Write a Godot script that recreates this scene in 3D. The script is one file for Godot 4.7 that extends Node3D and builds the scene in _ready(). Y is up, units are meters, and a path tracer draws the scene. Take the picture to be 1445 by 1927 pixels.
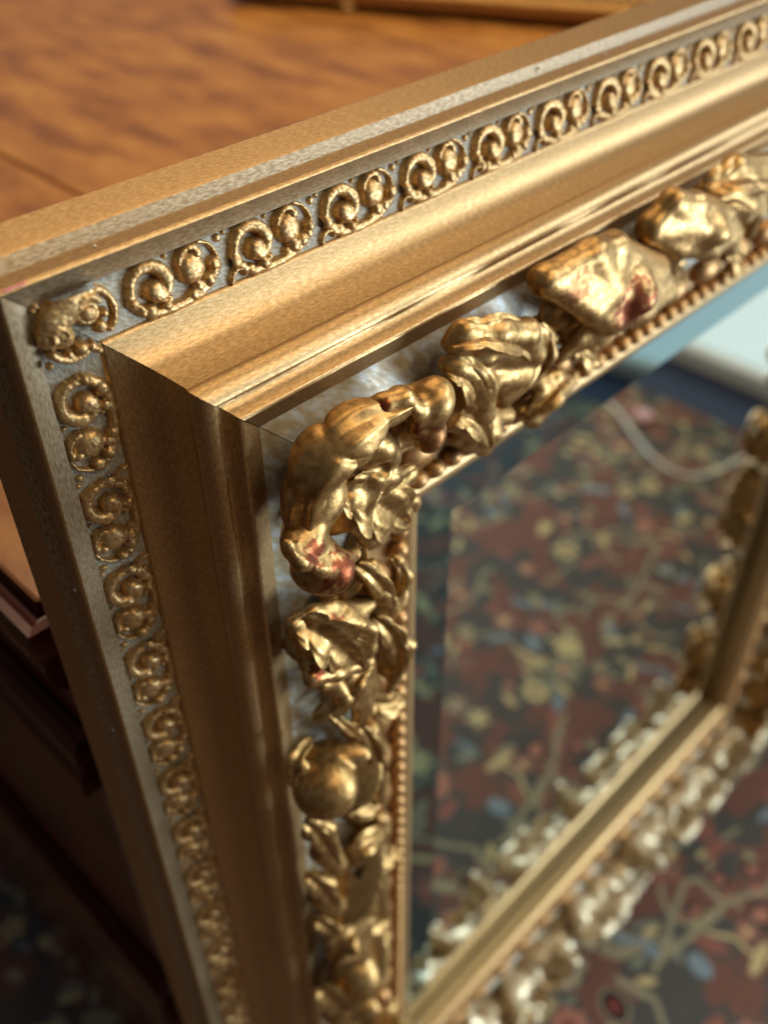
extends Node3D

# A tall gilt mirror frame in close-up, standing on a rug against a wooden cabinet.
# Mirror-local axes: x right along the top rail, y up, z out of the wall. "u" is the distance inwards from the
# front crest, "w" the depth into the wall; carving is given in millimetres as (x, down, w).
const HT := 0.905          # height of the front crest above the floor
const MW := 0.794          # width and height between the front crests
const MH := 0.896
const GLASS_W := -0.018
const FLOOR := 0.0
const TILT := Basis(Vector3(0.7008, -0.0060, 0.7133), Vector3(0.4692, 0.7570, -0.4547), Vector3(-0.5373, 0.6534, 0.5333))
const BOLE := Color(0.50, 0.20, 0.17)
const WORN := Color(0.66, 0.46, 0.42)

var M := {}
var mirror: Node3D
var taken := {}

# ------------------------------------------------------------------ naming
func numbered(called: String, under: Node) -> String:
	var key := str(under.get_instance_id()) + called
	var n: int = taken.get(key, 0)
	taken[key] = n + 1
	return called if n == 0 else "%s_%03d" % [called, n]

func tag(o: Node, label: String, category := "", group := "") -> Node:
	o.set_meta("label", label)
	if category: o.set_meta("category", category)
	if group: o.set_meta("group", group)
	return o

func put(called: String, mesh: Mesh, m: Material, under: Node = self, at := Transform3D.IDENTITY) -> MeshInstance3D:
	var o := MeshInstance3D.new()
	o.name = numbered(called, under)
	o.mesh = mesh
	if m: o.material_override = m
	o.transform = at
	under.add_child(o, true)
	return o

func thing(called: String, label: String, category: String, at := Vector3.ZERO, group := "") -> Node3D:
	var o := Node3D.new()
	o.name = numbered(called, self)
	o.position = at
	add_child(o, true)
	tag(o, label, category, group)
	return o

# ------------------------------------------------------------------ mesh building
var V := PackedVector3Array()
var N := PackedVector3Array()
var UV := PackedVector2Array()
var COL := PackedColorArray()
var IX := PackedInt32Array()

func fresh() -> void:
	V = PackedVector3Array(); N = PackedVector3Array(); UV = PackedVector2Array(); COL = PackedColorArray(); IX = PackedInt32Array()

func vert(p: Vector3, n: Vector3, uv := Vector2.ZERO) -> int:
	V.append(p); N.append(n); UV.append(uv)
	return V.size() - 1

func tri(a: int, b: int, c: int) -> void:
	if (V[b] - V[a]).cross(V[c] - V[a]).dot(N[a] + N[b] + N[c]) > 0.0:
		IX.append(a); IX.append(c); IX.append(b)
	else:
		IX.append(a); IX.append(b); IX.append(c)

func quad(a: int, b: int, c: int, d: int) -> void:
	tri(a, b, c); tri(a, c, d)

func surf(am: ArrayMesh = null, m: Material = null) -> ArrayMesh:
	if am == null: am = ArrayMesh.new()
	if IX.is_empty(): return am
	var a := []
	a.resize(Mesh.ARRAY_MAX)
	a[Mesh.ARRAY_VERTEX] = V
	a[Mesh.ARRAY_NORMAL] = N
	if UV.size() == V.size():
		a[Mesh.ARRAY_TEX_UV] = UV
		a[Mesh.ARRAY_TEX_UV2] = UV
	if COL.size() == V.size(): a[Mesh.ARRAY_COLOR] = COL
	a[Mesh.ARRAY_INDEX] = IX
	am.add_surface_from_arrays(Mesh.PRIMITIVE_TRIANGLES, a)
	if m: am.surface_set_material(am.get_surface_count() - 1, m)
	fresh()
	return am

func smooth_normals(out_hint := Vector3.ZERO) -> void:   # IX already clockwise from outside
	N.resize(V.size())
	N.fill(Vector3.ZERO)
	for i in range(0, IX.size(), 3):
		var a := IX[i]; var b := IX[i + 1]; var c := IX[i + 2]
		var n := (V[c] - V[a]).cross(V[b] - V[a])
		N[a] += n; N[b] += n; N[c] += n
	for i in N.size():
		N[i] = N[i].normalized()

func flat_quad(a: Vector3, b: Vector3, c: Vector3, d: Vector3, n: Vector3, uva := Vector2(0, 0), uvc := Vector2(1, 1)) -> void:
	var i := vert(a, n, uva); var j := vert(b, n, Vector2(uvc.x, uva.y)); var k := vert(c, n, uvc); var l := vert(d, n, Vector2(uva.x, uvc.y))
	quad(i, j, k, l)

# a box with chamfered edges, centre c, size s
func chamfer_box(c: Vector3, s: Vector3, r: float) -> void:
	var h := s * 0.5
	var sg := [-1.0, 1.0]
	for ax in 3:
		var a1 := (ax + 1) % 3
		var a2 := (ax + 2) % 3
		for q in sg:
			var n := Vector3.ZERO; n[ax] = q
			var p := []
			for t in [[-1, -1], [1, -1], [1, 1], [-1, 1]]:
				var v := Vector3.ZERO
				v[ax] = q * h[ax]; v[a1] = t[0] * (h[a1] - r); v[a2] = t[1] * (h[a2] - r)
				p.append(vert(c + v, n, Vector2(v[a1], v[a2])))
			quad(p[0], p[1], p[2], p[3])
		for q1 in sg:
			for q2 in sg:
				var n := Vector3.ZERO; n[a1] = q1; n[a2] = q2
				n = n.normalized()
				var p := []
				for t in [[-1, 0], [1, 0], [1, 1], [-1, 1]]:
					var v := Vector3.ZERO
					v[ax] = t[0] * (h[ax] - r)
					v[a1] = q1 * (h[a1] - (r if t[1] else 0.0))
					v[a2] = q2 * (h[a2] - (0.0 if t[1] else r))
					p.append(vert(c + v, n, Vector2(v[ax], v[a1] + v[a2])))
				quad(p[0], p[1], p[2], p[3])
	for x in sg:
		for y in sg:
			for z in sg:
				var n := Vector3(x, y, z).normalized()
				var k := Vector3(x * h.x, y * h.y, z * h.z)
				tri(vert(c + k - Vector3(0, y * r, z * r), n), vert(c + k - Vector3(x * r, 0, z * r), n), vert(c + k - Vector3(x * r, y * r, 0), n))

# turned shape about y; pts are (radius, height)
func lathe(pts: Array, c := Vector3.ZERO, sides := 32) -> void:
	for k in pts.size() - 1:
		var a: Vector2 = pts[k]
		var b: Vector2 = pts[k + 1]
		var t := (b - a).normalized()
		var nn := Vector2(t.y, -t.x)
		var ring := []
		for i in sides + 1:
			var ang := TAU * i / sides
			var d := Vector3(cos(ang), 0, sin(ang))
			var n := (d * nn.x + Vector3.UP * nn.y).normalized()
			ring.append([vert(c + d * a.x + Vector3.UP * a.y, n, Vector2(ang, a.y)), vert(c + d * b.x + Vector3.UP * b.y, n, Vector2(ang, b.y))])
		for i in sides:
			quad(ring[i][0], ring[i + 1][0], ring[i + 1][1], ring[i][1])

# ------------------------------------------------------------------ carved forms: a distance field of ellipsoids and tapered capsules, meshed as surface nets
var PT := []        # [kind, sign, Transform3D or a, radii..., centre, reach]
var PAINT := []

func start() -> void:
	PT = []; PAINT = []; SHEETS = []

func loc(x: float, d: float, w: float) -> Vector3:
	return Vector3(x, -d, -w) * 0.001

func _ell(x: float, d: float, w: float, rx: float, ry: float, rz: float, ang: float, sign_: float) -> void:
	var b := TILT * Basis(Vector3(0, 0, 1), -deg_to_rad(ang))
	var r := Vector3(rx, ry, rz) * 0.001
	var c := loc(x, d, w)
	var scaled := Basis(b.x * r.x, b.y * r.y, b.z * r.z)
	PT.append([0, sign_, Transform3D(scaled, c).affine_inverse(), Vector3(1 / r.x, 1 / r.y, 1 / r.z), c, maxf(r.x, maxf(r.y, r.z))])

func e(x: float, d: float, w: float, rx: float, ry: float, rz: float, ang: float) -> void:
	_ell(x, d, w, rx, ry, rz, ang, 1.0)

func en(x: float, d: float, w: float, rx: float, ry: float, rz: float, ang: float) -> void:
	_ell(x, d, w, rx, ry, rz, ang, -1.0)

func _cap(a: Vector3, ra: float, b: Vector3, rb: float, sign_: float) -> void:
	PT.append([1, sign_, a, b - a, maxf((b - a).length_squared(), 1e-12), ra, rb, (a + b) * 0.5, (b - a).length() * 0.5 + maxf(ra, rb)])

func c(x: float, d: float, w: float, r: float, x2: float, d2: float, w2: float, r2: float) -> void:
	_cap(loc(x, d, w), r * 0.001, loc(x2, d2, w2), r2 * 0.001, 1.0)

func cn(x: float, d: float, w: float, r: float, x2: float, d2: float, w2: float, r2: float) -> void:
	_cap(loc(x, d, w), r * 0.001, loc(x2, d2, w2), r2 * 0.001, -1.0)

func t3(x: float, d: float, w: float, x2: float, d2: float, w2: float, x3: float, d3: float, w3: float, r: float) -> void:   # a blade: a triangle with a rounded edge
	var a := loc(x, d, w); var b := loc(x2, d2, w2); var g := loc(x3, d3, w3)
	var mid := (a + b + g) / 3.0
	var n := (b - a).cross(g - a)
	PT.append([2, 1.0, a, b, g, b - a, g - b, a - g, (b - a).cross(n), (g - b).cross(n), (a - g).cross(n), n, n.length_squared(), r * 0.001, mid, maxf((a - mid).length(), maxf((b - mid).length(), (g - mid).length())) + r * 0.001])

# a carved leaf: spine of four points (millimetres), half-width, lobes each side, fold and ripple as shares of the width
var SHEETS := []

func leaf(p: Array, width: float, lobes: int, fold := 0.35, ripple := 0.16, thick := 1.7, face := Vector3(-0.537, 0.653, 0.533)) -> void:
	SHEETS.append([p, width * 0.001, lobes, fold, ripple, thick * 0.001, face])

func build_leaf(q: Array) -> void:
	var p: Array = q[0]
	var width: float = q[1]
	var lobes: int = q[2]
	var face: Vector3 = q[6]
	var a := loc(p[0], p[1], p[2]); var b := loc(p[3], p[4], p[5]); var g := loc(p[6], p[7], p[8]); var d := loc(p[9], p[10], p[11])
	var ns := 18 + lobes * 10
	var nt := 20
	fresh()
	var nz := FastNoiseLite.new()
	nz.seed = int(absf(p[0]) * 7.0) + lobes
	nz.frequency = 90.0
	for side in 2:
		for i in ns + 1:
			var s := float(i) / ns
			var o := a.bezier_interpolate(b, g, d, s)
			var tan := (a.bezier_derivative(b, g, d, clampf(s, 0.02, 0.98))).normalized()
			var across := tan.cross(face).normalized()
			var up := across.cross(tan).normalized()
			var env := pow(sin(PI * clampf(0.14 + 0.86 * s, 0.0, 1.0)), 0.6) if s < 0.999 else 0.02
			for j in nt + 1:
				var t := float(j) / nt * 2.0 - 1.0
				var at := absf(t)
				var ph := s * lobes + 0.25 * signf(t) * 0.2
				var n := pow(absf(cos(PI * ph)), 0.4)
				var w := width * env * (1.0 - 0.36 * (1.0 - n) * at)
				var pos := o + across * t * w + tan * at * at * w * 0.42
				var hgt: float = q[3] * w * at * at - q[4] * width * (1.0 - n) * pow(at, 0.7) * env - 0.10 * width * exp(-t * t * 60.0) * (1.0 - s * 0.7)
				hgt += 0.12 * width * exp(-pow((at - 0.5) * 5.0, 2.0)) * n
				hgt += nz.get_noise_3dv(pos) * 0.0005
				var th: float = q[5] * 0.5 * sqrt(maxf(0.0, 1.0 - pow(at, 6.0))) * (1.0 if side == 0 else -1.0) * (1.0 if s < 0.97 else 0.3)
				V.append(pos + up * (hgt + th))
	var row := nt + 1
	var off := (ns + 1) * row
	for i in ns:
		for j in nt:
			var k := i * row + j
			IX.append_array(PackedInt32Array([k, k + row, k + row + 1, k, k + row + 1, k + 1]))
			var m := k + off
			IX.append_array(PackedInt32Array([m, m + row + 1, m + row, m, m + 1, m + row + 1]))
	# decide which way is out by the upper sheet
	var mid := (ns / 2) * row + nt / 2
	var nn := (V[mid + row + 1] - V[mid]).cross(V[mid + row] - V[mid])
	if nn.dot(V[mid] - V[mid + off]) < 0.0:
		for i in range(0, IX.size(), 3):
			var x := IX[i + 1]
			IX[i + 1] = IX[i + 2]
			IX[i + 2] = x
	smooth_normals()

func paint(x: float, d: float, w: float, r: float, col: Color) -> void:
	PAINT.append([loc(x, d, w), r * 0.001, col])

func field(p: Vector3, k: float) -> float:
	var f := 1.0
	for q in PT:
		var d: float
		if q[0] == 0:
			var l: Vector3 = q[2] * p
			var k0 := l.length()
			var s: Vector3 = q[3]
			d = k0 * (k0 - 1.0) / maxf((l * s).length(), 1e-6)
		elif q[0] == 2:
			var p1: Vector3 = p - q[2]
			var p2: Vector3 = p - q[3]
			var p3: Vector3 = p - q[4]
			var s1: Vector3 = q[8]
			var s2: Vector3 = q[9]
			var s3: Vector3 = q[10]
			if s1.dot(p1) < 0.0 and s2.dot(p2) < 0.0 and s3.dot(p3) < 0.0:
				var nn: Vector3 = q[11]
				d = absf(nn.dot(p1)) / sqrt(q[12]) - q[13]
			else:
				var e1: Vector3 = q[5]
				var e2: Vector3 = q[6]
				var e3: Vector3 = q[7]
				d = sqrt(minf((p1 - e1 * clampf(e1.dot(p1) / e1.length_squared(), 0.0, 1.0)).length_squared(), minf((p2 - e2 * clampf(e2.dot(p2) / e2.length_squared(), 0.0, 1.0)).length_squared(), (p3 - e3 * clampf(e3.dot(p3) / e3.length_squared(), 0.0, 1.0)).length_squared()))) - q[13]
		else:
			var pa: Vector3 = p - q[2]
			var ba: Vector3 = q[3]
			var h := clampf(pa.dot(ba) / q[4], 0.0, 1.0)
			d = (pa - ba * h).length() - lerpf(q[5], q[6], h)
		if q[1] > 0.0:
			var m := maxf(k - absf(f - d), 0.0) / k
			f = minf(f, d) - m * m * k * 0.25
		else:
			var ks := k * 0.4
			var m := maxf(ks - absf(f + d), 0.0) / ks
			f = maxf(f, -d) + m * m * ks * 0.25
	return f

func carve(cell: float, k := 0.003, rough := 0.00025, freq := 140.0) -> ArrayMesh:
	var lo := Vector3.ONE * 1e9
	var hi := -lo
	for q in PT:
		if q[1] < 0.0: continue
		var cc: Vector3 = q[q.size() - 2]
		var r: float = q[q.size() - 1] + k + rough + cell * 2.0
		lo = lo.min(cc - Vector3.ONE * r); hi = hi.max(cc + Vector3.ONE * r)
	var noise := FastNoiseLite.new()
	noise.seed = 11
	noise.frequency = freq
	noise.fractal_octaves = 3
	var bl := 4
	var nx := int(ceil((hi.x - lo.x) / cell / bl)) * bl + 1
	var ny := int(ceil((hi.y - lo.y) / cell / bl)) * bl + 1
	var nz := int(ceil((hi.z - lo.z) / cell / bl)) * bl + 1
	var g := PackedFloat32Array()
	g.resize(nx * ny * nz)
	g.fill(1.0)
	var sx := 1
	var sy := nx
	var sz := nx * ny
	var reach := cell * bl * 0.5 * 1.75 + k + rough * 2.0
	var cells := PackedInt32Array()
	var whole := PT
	for bz in range(0, nz - 1, bl):
		for by in range(0, ny - 1, bl):
			for bx in range(0, nx - 1, bl):
				var mid := lo + Vector3(bx + bl * 0.5, by + bl * 0.5, bz + bl * 0.5) * cell
				PT = whole
				var d := field(mid, k)
				if absf(d) > reach:
					if d < 0.0:
						for z in range(bz, bz + bl + 1):
							for y in range(by, by + bl + 1):
								for x in range(bx, bx + bl + 1):
									if g[x + y * sy + z * sz] == 1.0: g[x + y * sy + z * sz] = -1.0
					continue
				cells.append(bx); cells.append(by); cells.append(bz)
				var near := []
				for q in whole:
					var cc: Vector3 = q[q.size() - 2]
					if (cc - mid).length() < q[q.size() - 1] + reach + k * 2.0: near.append(q)
				PT = near
				for z in range(bz, bz + bl + 1):
					for y in range(by, by + bl + 1):
						for x in range(bx, bx + bl + 1):
							var p := lo + Vector3(x, y, z) * cell
							g[x + y * sy + z * sz] = field(p, k) + rough * noise.get_noise_3dv(p)
	PT = whole
	fresh()
	var at := {}
	for b in range(0, cells.size(), 3):
		for z in range(cells[b + 2], cells[b + 2] + bl):
			for y in range(cells[b + 1], cells[b + 1] + bl):
				for x in range(cells[b], cells[b] + bl):
					var i := x + y * sy + z * sz
					var w: Array[float] = [g[i], g[i + sx], g[i + sy], g[i + sx + sy], g[i + sz], g[i + sx + sz], g[i + sy + sz], g[i + sx + sy + sz]]
					var inside := 0
					for q in w:
						if q < 0.0: inside += 1
					if inside == 0 or inside == 8: continue
					var sum := Vector3.ZERO
					var n := 0
					for ed in EDGES:
						var a: float = w[ed[0]]
						var bb: float = w[ed[1]]
						if (a < 0.0) != (bb < 0.0):
							sum += CORNERS[ed[0]].lerp(CORNERS[ed[1]], clampf(a / (a - bb), 0.0, 1.0))
							n += 1
					at[i] = V.size()
					V.append(lo + (Vector3(x, y, z) + sum / n) * cell)
	for i in at.keys():
		var g0 := g[i]
		for ax in 3:
			var st: int = [sx, sy, sz][ax]
			var o1: int = [sy, sz, sx][ax]
			var o2: int = [sz, sx, sy][ax]
			var g1 := g[i + st]
			if (g0 < 0.0) == (g1 < 0.0): continue
			if not (at.has(i - o1) and at.has(i - o2) and at.has(i - o1 - o2)): continue
			var a: int = at[i]; var b2: int = at[i - o1]; var c2: int = at[i - o1 - o2]; var d2: int = at[i - o2]
			if g0 < 0.0:
				IX.append_array(PackedInt32Array([a, c2, b2, a, d2, c2]))
			else:
				IX.append_array(PackedInt32Array([a, b2, c2, a, c2, d2]))
	smooth_normals()
	if PAINT.size():
		COL.resize(V.size())
		var pn := FastNoiseLite.new()
		pn.seed = 5
		pn.frequency = 230.0
		for i in V.size():
			var col := Color.WHITE
			for p in PAINT:
				var d: float = (V[i] - p[0]).length() / p[1] + pn.get_noise_3dv(V[i]) * 0.55
				if d < 0.62: col = p[2]
				elif d < 0.7: col = p[2].lerp(Color.WHITE, (d - 0.62) / 0.08)
			COL[i] = col
	UV = PackedVector2Array()
	return surf()

const CORNERS: Array[Vector3] = [Vector3(0, 0, 0), Vector3(1, 0, 0), Vector3(0, 1, 0), Vector3(1, 1, 0), Vector3(0, 0, 1), Vector3(1, 0, 1), Vector3(0, 1, 1), Vector3(1, 1, 1)]
const EDGES := [[0, 1], [2, 3], [4, 5], [6, 7], [0, 2], [1, 3], [4, 6], [5, 7], [0, 4], [1, 5], [2, 6], [3, 7]]

# ------------------------------------------------------------------ textures and materials
func noise_tex(freq: float, seed_: int, ramp: Array, oct := 4, size := 512, kind := FastNoiseLite.TYPE_SIMPLEX_SMOOTH, warp := 0.0, h := 0) -> NoiseTexture2D:
	var n := FastNoiseLite.new()
	n.noise_type = kind
	n.seed = seed_
	n.frequency = freq
	n.fractal_octaves = oct
	if warp > 0.0:
		n.domain_warp_enabled = true
		n.domain_warp_amplitude = warp
		n.domain_warp_frequency = freq
	var t := NoiseTexture2D.new()
	t.width = size
	t.height = h if h else size
	t.seamless = true
	t.noise = n
	if ramp.size():
		var g := Gradient.new()
		var offs := PackedFloat32Array()
		var cols := PackedColorArray()
		for k in range(0, ramp.size(), 2):
			offs.append(ramp[k]); cols.append(ramp[k + 1])
		g.offsets = offs
		g.colors = cols
		t.color_ramp = g
	return t

func rgb(r: int, g: int, b: int, a := 255) -> Color:
	return Color8(r, g, b, a)

func grey(v: float) -> Color:
	return Color(v, v, v)

func make_materials() -> void:
	var specks := noise_tex(0.16, 31, [0.0, rgb(40, 24, 10, 0), 0.66, rgb(48, 30, 14, 0), 0.72, rgb(52, 32, 16, 165), 1.0, rgb(40, 24, 12, 230)], 2)
	var grain := noise_tex(0.11, 7, [], 5)
	# burnished gilding on the run mouldings, brushed along their length
	var rail := StandardMaterial3D.new()
	rail.albedo_texture = noise_tex(0.05, 3, [0.0, rgb(160, 124, 76), 0.4, rgb(178, 140, 88), 0.6, rgb(190, 151, 98), 1.0, rgb(208, 174, 124)], 5)
	rail.roughness_texture = noise_tex(0.06, 9, [0.0, grey(0.34), 0.5, grey(0.41), 1.0, grey(0.50)], 4)
	rail.roughness = 1.0
	rail.metallic = 0.78
	rail.uv1_scale = Vector3(10, 36, 1)
	rail.uv2_scale = Vector3(22, 30, 1)
	rail.detail_enabled = true
	rail.detail_albedo = specks
	rail.detail_uv_layer = BaseMaterial3D.DETAIL_UV_2
	rail.heightmap_enabled = true
	rail.heightmap_texture = grain
	rail.heightmap_scale = 0.0026
	M.rail = rail
	# the same gilding rubbed with a grey-brown glaze
	var toned := rail.duplicate()
	toned.albedo_texture = noise_tex(0.05, 17, [0.0, rgb(116, 92, 60), 0.4, rgb(140, 116, 82), 0.6, rgb(152, 130, 96), 1.0, rgb(172, 152, 122)], 5)
	toned.metallic = 0.55
	M.toned = toned
	# pale toning wash left on the ground of the scroll band
	var wash := StandardMaterial3D.new()
	wash.albedo_texture = noise_tex(0.03, 12, [0.0, rgb(126, 106, 74), 0.35, rgb(150, 134, 104), 0.6, rgb(168, 156, 132), 1.0, rgb(190, 182, 166)], 5)
	wash.roughness = 0.62
	wash.metallic = 0.1
	wash.uv1_scale = Vector3(24, 40, 1)
	wash.uv2_scale = Vector3(26, 26, 1)
	wash.detail_enabled = true
	wash.detail_albedo = specks
	wash.detail_uv_layer = BaseMaterial3D.DETAIL_UV_2
	wash.heightmap_enabled = true
	wash.heightmap_texture = grain
	wash.heightmap_scale = 0.008
	M.wash = wash
	# rubbed gold over the same wash on the frieze under the garland
	var frieze := StandardMaterial3D.new()
	frieze.albedo_texture = noise_tex(0.012, 21, [0.0, rgb(158, 132, 88), 0.35, rgb(170, 150, 112), 0.55, rgb(180, 168, 140), 0.75, rgb(190, 184, 168), 1.0, rgb(206, 203, 194)], 6, 512, FastNoiseLite.TYPE_SIMPLEX_SMOOTH, 5.0)
	frieze.roughness_texture = noise_tex(0.03, 22, [0.0, grey(0.28), 1.0, grey(0.55)], 4)
	frieze.roughness = 1.0
	frieze.metallic = 0.15
	frieze.uv1_scale = Vector3(15, 15, 1)
	frieze.uv2_scale = Vector3(26, 26, 1)
	frieze.detail_enabled = true
	frieze.detail_albedo = specks
	frieze.detail_uv_layer = BaseMaterial3D.DETAIL_UV_2
	frieze.heightmap_enabled = true
	frieze.heightmap_texture = noise_tex(0.03, 23, [], 5)
	frieze.heightmap_scale = 0.006
	M.frieze = frieze
	# cast scrolls: dull bronze-gold
	var scroll := StandardMaterial3D.new()
	scroll.albedo_texture = noise_tex(0.03, 41, [0.0, rgb(140, 106, 62), 0.4, rgb(178, 138, 84), 0.62, rgb(198, 158, 102), 0.85, rgb(212, 178, 122), 1.0, rgb(218, 192, 146)], 5)
	scroll.roughness_texture = noise_tex(0.05, 42, [0.0, grey(0.28), 1.0, grey(0.52)], 4)
	scroll.roughness = 1.0
	scroll.metallic = 0.75
	scroll.uv1_triplanar = true
	scroll.uv1_scale = Vector3(34, 34, 34)
	scroll.heightmap_enabled = true
	scroll.heightmap_texture = grain
	scroll.heightmap_scale = 0.006
	M.scroll = scroll
	# water-gilt garland: brighter, smoother
	var leaf := StandardMaterial3D.new()
	leaf.albedo_texture = noise_tex(0.022, 51, [0.0, rgb(116, 86, 48), 0.3, rgb(156, 118, 66), 0.5, rgb(178, 136, 78), 0.7, rgb(192, 150, 90), 1.0, rgb(208, 174, 122)], 6, 512, FastNoiseLite.TYPE_SIMPLEX_SMOOTH, 4.0)
	leaf.roughness_texture = noise_tex(0.03, 52, [0.0, grey(0.28), 0.5, grey(0.40), 1.0, grey(0.56)], 5)
	leaf.roughness = 1.0
	leaf.metallic = 0.88
	leaf.vertex_color_use_as_albedo = true
	leaf.vertex_color_is_srgb = false
	leaf.uv1_triplanar = true
	leaf.uv1_scale = Vector3(20, 20, 20)
	leaf.uv2_triplanar = true
	leaf.uv2_scale = Vector3(30, 30, 30)
	leaf.detail_enabled = true
	leaf.detail_albedo = specks
	leaf.detail_uv_layer = BaseMaterial3D.DETAIL_UV_2
	leaf.heightmap_enabled = true
	leaf.heightmap_texture = noise_tex(0.05, 53, [], 5)
	leaf.heightmap_scale = 0.005
	M.leaf = leaf
	var pale := leaf.duplicate()  # same gilding paled for the bottom garland: reflected window light put into the colour
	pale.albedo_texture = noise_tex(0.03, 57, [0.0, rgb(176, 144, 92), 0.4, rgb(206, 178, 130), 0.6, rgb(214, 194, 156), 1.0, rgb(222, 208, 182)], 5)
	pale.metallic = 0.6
	M.sky_lit_leaf = pale
	var bead := scroll.duplicate()
	bead.albedo_color = rgb(240, 222, 206)
	M.bead = bead
	# mirror plate
	var plate := StandardMaterial3D.new()
	plate.albedo_color = rgb(226, 232, 228)
	plate.metallic = 1.0
	plate.roughness = 0.012
	M.plate = plate
	var bevel := StandardMaterial3D.new()
	bevel.albedo_color = rgb(142, 170, 178)
	bevel.metallic = 1.0
	bevel.roughness = 0.02
	M.bevel = bevel
	# cabinet
	var wood := StandardMaterial3D.new()
	wood.albedo_texture = noise_tex(0.010, 61, [0.0, rgb(138, 82, 34), 0.35, rgb(170, 106, 44), 0.55, rgb(188, 121, 51), 0.8, rgb(200, 134, 58), 1.0, rgb(210, 148, 72)], 5, 512, FastNoiseLite.TYPE_SIMPLEX_SMOOTH, 26.0)
	wood.roughness_texture = noise_tex(0.02, 62, [0.0, grey(0.24), 1.0, grey(0.42)], 4)
	wood.roughness = 1.0
	wood.clearcoat_enabled = true
	wood.clearcoat = 0.35
	wood.clearcoat_roughness = 0.22
	wood.uv1_triplanar = true
	wood.uv1_world_triplanar = true
	wood.uv1_scale = Vector3(4.2, 4.2, 1.5)
	wood.uv2_triplanar = true
	wood.uv2_world_triplanar = true
	wood.uv2_scale = Vector3(30, 30, 3)
	wood.detail_enabled = true
	wood.detail_albedo = noise_tex(0.05, 63, [0.0, rgb(40, 18, 8, 80), 0.36, rgb(46, 22, 8, 30), 0.5, rgb(60, 30, 10, 0), 1.0, rgb(60, 30, 10, 0)], 4)
	wood.detail_uv_layer = BaseMaterial3D.DETAIL_UV_2
	M.wood = wood
	var dark := wood.duplicate()
	dark.albedo_color = rgb(124, 84, 74)
	M.dark_wood = dark
	# rug and others
	var rug := StandardMaterial3D.new()
	rug.albedo_texture = rug_print()
	rug.roughness = 0.95
	rug.metallic_specular = 0.25
	rug.uv1_triplanar = true
	rug.uv1_world_triplanar = true
	rug.uv1_scale = Vector3.ONE / RUG_TILE
	rug.uv1_offset = Vector3(0.5, 0.5, 0.5)
	rug.heightmap_enabled = true
	rug.heightmap_texture = noise_tex(0.3, 72, [], 2)
	rug.heightmap_scale = 0.15
	M.rug = rug
	var floor_m := StandardMaterial3D.new()
	floor_m.albedo_color = rgb(92, 62, 40)
	floor_m.roughness = 0.5
	M.floor = floor_m
	var white := StandardMaterial3D.new()
	white.albedo_color = rgb(226, 226, 220)
	white.roughness = 0.5
	M.white = white
	var navy := StandardMaterial3D.new()
	navy.albedo_color = rgb(34, 42, 66)
	navy.roughness = 0.6
	M.navy = navy
	var glass := StandardMaterial3D.new()
	glass.albedo_color = Color(0.75, 0.85, 0.84, 0.05)
	glass.transparency = BaseMaterial3D.TRANSPARENCY_ALPHA
	glass.roughness = 0.03
	M.glass = glass
	var rim := StandardMaterial3D.new()
	rim.albedo_color = rgb(128, 138, 142)
	rim.roughness = 0.15
	rim.metallic = 0.4
	M.rim = rim
	var pink := StandardMaterial3D.new()
	pink.albedo_color = rgb(226, 170, 170)
	pink.roughness = 0.6
	M.pink = pink
	var fleck := StandardMaterial3D.new()
	fleck.albedo_color = rgb(232, 220, 200)
	fleck.roughness = 0.7
	M.fleck = fleck
	var chip := StandardMaterial3D.new()
	chip.albedo_color = rgb(198, 112, 100)
	chip.roughness = 0.6
	M.chip = chip
	var day := StandardMaterial3D.new()
	day.albedo_color = Color.BLACK
	day.emission_enabled = true
	day.emission = Color(0.80, 0.93, 1.0)
	day.emission_energy_multiplier = 0.25
	M.day = day
	var frosted := StandardMaterial3D.new()
	frosted.albedo_color = Color.BLACK
	frosted.emission_enabled = true
	frosted.emission = Color(0.92, 0.99, 0.97)
	frosted.emission_energy_multiplier = 0.85
	M.frosted = frosted
	var lamp := StandardMaterial3D.new()
	lamp.albedo_color = Color.BLACK
	lamp.emission_enabled = true
	lamp.emission = Color(1.0, 0.86, 0.66)
	lamp.emission_energy_multiplier = 0.6
	M.lamp = lamp

const RUG_TILE := 1.2
const RUG_PX := 768
var rug_im: Image

func rug_disc(x: float, y: float, rx: float, ry: float, ang: float, col: Color) -> void:
	var r := int(ceil(maxf(rx, ry)))
	var ca := cos(ang)
	var sa := sin(ang)
	for j in range(-r, r + 1):
		for i in range(-r, r + 1):
			var a := (i * ca + j * sa) / rx
			var b := (-i * sa + j * ca) / ry
			if a * a + b * b <= 1.0:
				rug_im.set_pixel(posmod(int(x) + i, RUG_PX), posmod(int(y) + j, RUG_PX), col)

func rug_stroke(pts: Array, r: float, col: Color) -> void:
	for k in pts.size() - 1:
		var n := int((pts[k + 1] - pts[k]).length() / (r * 0.6)) + 1
		for i in n:
			var p: Vector2 = pts[k].lerp(pts[k + 1], float(i) / n)
			rug_disc(p.x, p.y, r, r, 0, col)

func to_px(x: float, z: float) -> Vector2:   # floor metres to rug picture
	return Vector2(x / RUG_TILE + 0.5, z / RUG_TILE + 0.5) * RUG_PX

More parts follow.
